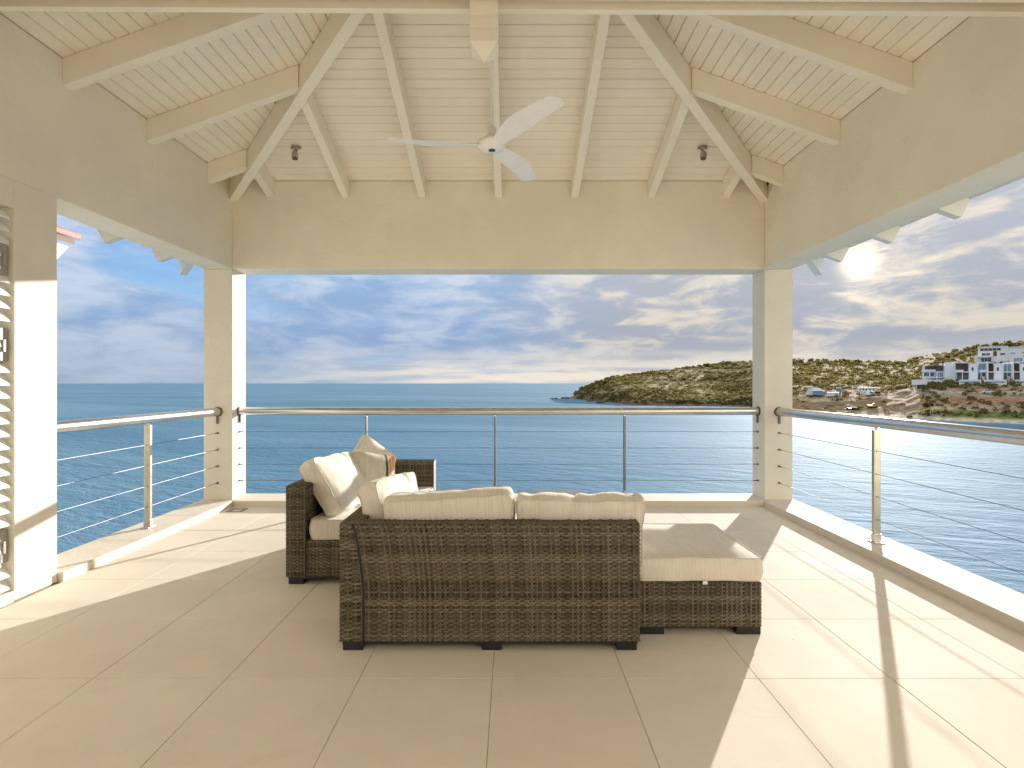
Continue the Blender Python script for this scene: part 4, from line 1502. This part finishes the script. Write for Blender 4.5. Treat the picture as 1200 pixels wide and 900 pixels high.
t, s = local(1018, 459.5, 'site_cabin', 'long white cabin with dark windows on the building site', 'cabin')
mb = MB(); mb.box(-11 * s, 11 * s, 0, 3, 0.3, 5.3 * s)
mb.build('wall', M['tent_white'], t)
mb = MB(); mb.box(-11.3 * s, 11.3 * s, -0.2, 3.2, 5.3 * s, 5.8 * s)
mb.build('roof', M['tent_white'], t)
for q in (-9, -6, -3, 0.5, 4):
    mb = MB(); mb.box(q * s, (q + 1.6) * s, -0.06, -0.01, 2.2 * s, 3.9 * s)
    mb.build('window', M['villa_glass'], t)
for q in (-10, 0, 9.4):
    mb = MB(); mb.box(q * s, (q + 0.8) * s, 0.3, 2.7, -0.8, 0.3)
    mb.build('support', M['rubber'], t)

def truck(x, y, label, cabm, bodym, L=5.5, Hh=2.4, rz=0.6):
    t, s = local(x, y, 'site_truck', label, 'truck')
    t.rotation_euler.z += rz
    mb = MB()
    mb.prism([(-L * 0.5, -1, 0.6), (-L * 0.12, -1, 0.6), (-L * 0.12, -1, Hh), (-L * 0.40, -1, Hh), (-L * 0.5, -1, Hh * 0.6)], [(-L * 0.5, 1, 0.6), (-L * 0.12, 1, 0.6), (-L * 0.12, 1, Hh), (-L * 0.40, 1, Hh), (-L * 0.5, 1, Hh * 0.6)])
    c = mb.build('cab', M[cabm], t, bevel=0.08)
    mb = MB(); mb.box(-L * 0.44, -L * 0.14, -1.02, 1.02, Hh * 0.62, Hh * 0.9)
    mb.build('window', M['villa_glass'], c)
    mb = MB()
    mb.prism([(-L * 0.08, -1.05, 0.9), (L * 0.5, -1.05, 0.9), (L * 0.54, -1.05, Hh * 0.95), (-L * 0.1, -1.05, Hh * 0.95)], [(-L * 0.08, 1.05, 0.9), (L * 0.5, 1.05, 0.9), (L * 0.54, 1.05, Hh * 0.95), (-L * 0.1, 1.05, Hh * 0.95)])
    mb.build('load_bed', M[bodym], t, bevel=0.05)
    mb = MB(); mb.box(-L * 0.45, L * 0.48, -0.5, 0.5, 0.5, 0.88)
    mb.build('chassis', M['rubber'], t)
    for wx in (-0.33, 0.18, 0.38):
        for wy in (-0.95, 0.95):
            mb = MB(); mb.tube([(wx * L, wy - 0.15, 0.45), (wx * L, wy + 0.15, 0.45)], 0.5, 14)
            mb.build('wheel', M['rubber'], t)
    return t
truck(1020, 464, 'grey tipper truck parked before the long white cabin', 'villa_white', 'site_grey', 6.0, 2.9, 1.1)

def excavator(x, y, label, k=1.0, rz=0.0, boom=True):
    t, s = local(x, y, 'excavator', label, 'excavator', 'yellow machines on the building site')
    t.rotation_euler.z += rz
    for wy in (-1.1, 1.1):
        mb = MB()
        pr = [(-1.9, 0.0), (1.9, 0.0), (2.2, 0.45), (1.9, 0.9), (-1.9, 0.9), (-2.2, 0.45)]
        mb.prism([(a * k, (wy - 0.3) * k, c * k) for a, c in pr], [(a * k, (wy + 0.3) * k, c * k) for a, c in pr])
        mb.build('track', M['rubber'], t)
    mb = MB(); mb.box(-2.1 * k, 1.3 * k, -1.25 * k, 1.25 * k, 1.0 * k, 2.1 * k)
    mb.build('body', M['yellow'], t, bevel=0.1)
    mb = MB(); mb.box(0.0, 1.3 * k, -1.2 * k, -0.1 * k, 2.1 * k, 3.1 * k)
    c = mb.build('cab', M['yellow'], t, bevel=0.08)
    mb = MB(); mb.box(0.12 * k, 1.32 * k, -1.22 * k, -0.08 * k, 2.35 * k, 2.95 * k)
    mb.build('window', M['villa_glass'], c)
    if boom:
        mb = MB()
        mb.tube([(1.0 * k, 0.35 * k, 1.7 * k), (2.6 * k, 0.35 * k, 3.6 * k), (4.2 * k, 0.35 * k, 3.3 * k)], 0.28 * k, 6)
        mb.build('boom', M['yellow'], t)
        mb = MB()
        mb.tube([(4.2 * k, 0.35 * k, 3.3 * k), (5.0 * k, 0.35 * k, 1.2 * k)], 0.2 * k, 6)
        mb.build('stick', M['yellow'], t)
        mb = MB()
        mb.prism([(4.7 * k, -0.2 * k, 1.2 * k), (5.3 * k, -0.2 * k, 1.2 * k), (5.1 * k, -0.2 * k, 0.3 * k), (4.5 * k, -0.2 * k, 0.5 * k)], [(4.7 * k, 0.9 * k, 1.2 * k), (5.3 * k, 0.9 * k, 1.2 * k), (5.1 * k, 0.9 * k, 0.3 * k), (4.5 * k, 0.9 * k, 0.5 * k)])
        mb.build('bucket', M['rubber'], t)
excavator(1028, 460.5, 'yellow excavator with its boom lowered beside the long white cabin', 0.8, 0.0)
excavator(1022, 478.5, 'small yellow tracked machine on the lower track near the beach', 0.85, 0.3, boom=False)

def car(x, y, label, mat, rz):
    t, s = local(x, y, 'parked_car', label, 'car')
    t.rotation_euler.z += rz
    mb = MB()
    pr = [(-2.1, 0.3), (2.1, 0.3), (2.15, 0.8), (1.3, 0.95), (0.7, 1.45), (-1.2, 1.5), (-1.9, 0.95), (-2.15, 0.9)]
    mb.prism([(a, -0.85, c) for a, c in pr], [(a, 0.85, c) for a, c in pr])
    bd = mb.build('body', M[mat], t, bevel=0.06)
    mb = MB(); mb.box(-1.25, 0.75, -0.87, 0.87, 1.0, 1.36)
    mb.build('window', M['villa_glass'], bd)
    for wx in (-1.35, 1.35):
        for wy in (-0.8, 0.8):
            mb = MB(); mb.tube([(wx, wy - 0.1, 0.32), (wx, wy + 0.1, 0.32)], 0.33, 12)
            mb.build('wheel', M['rubber'], t)
car(996, 481, 'dark car parked low on the site, left of another dark one', 'black', 0.2)
car(1002, 480.6, 'dark car parked low on the site, right of another dark one', 'rubber', -0.1)
car(1158, 460.5, 'white car on the road under the row of villas', 'tent_white', 0.05)
t, s = local(1053, 440.5, 'white_hut', 'tiny white hut alone on the slope left of the villas', 'hut')
mb = MB(); mb.box(-1.4 * s, 1.4 * s, 0, 2.2, -0.5, 2.4 * s)
mb.build('wall', M['tent_white'], t)
mb = MB(); mb.box(-1.6 * s, 1.6 * s, -0.15, 2.4, 2.4 * s, 2.7 * s)
mb.build('roof', M['site_grey'], t)
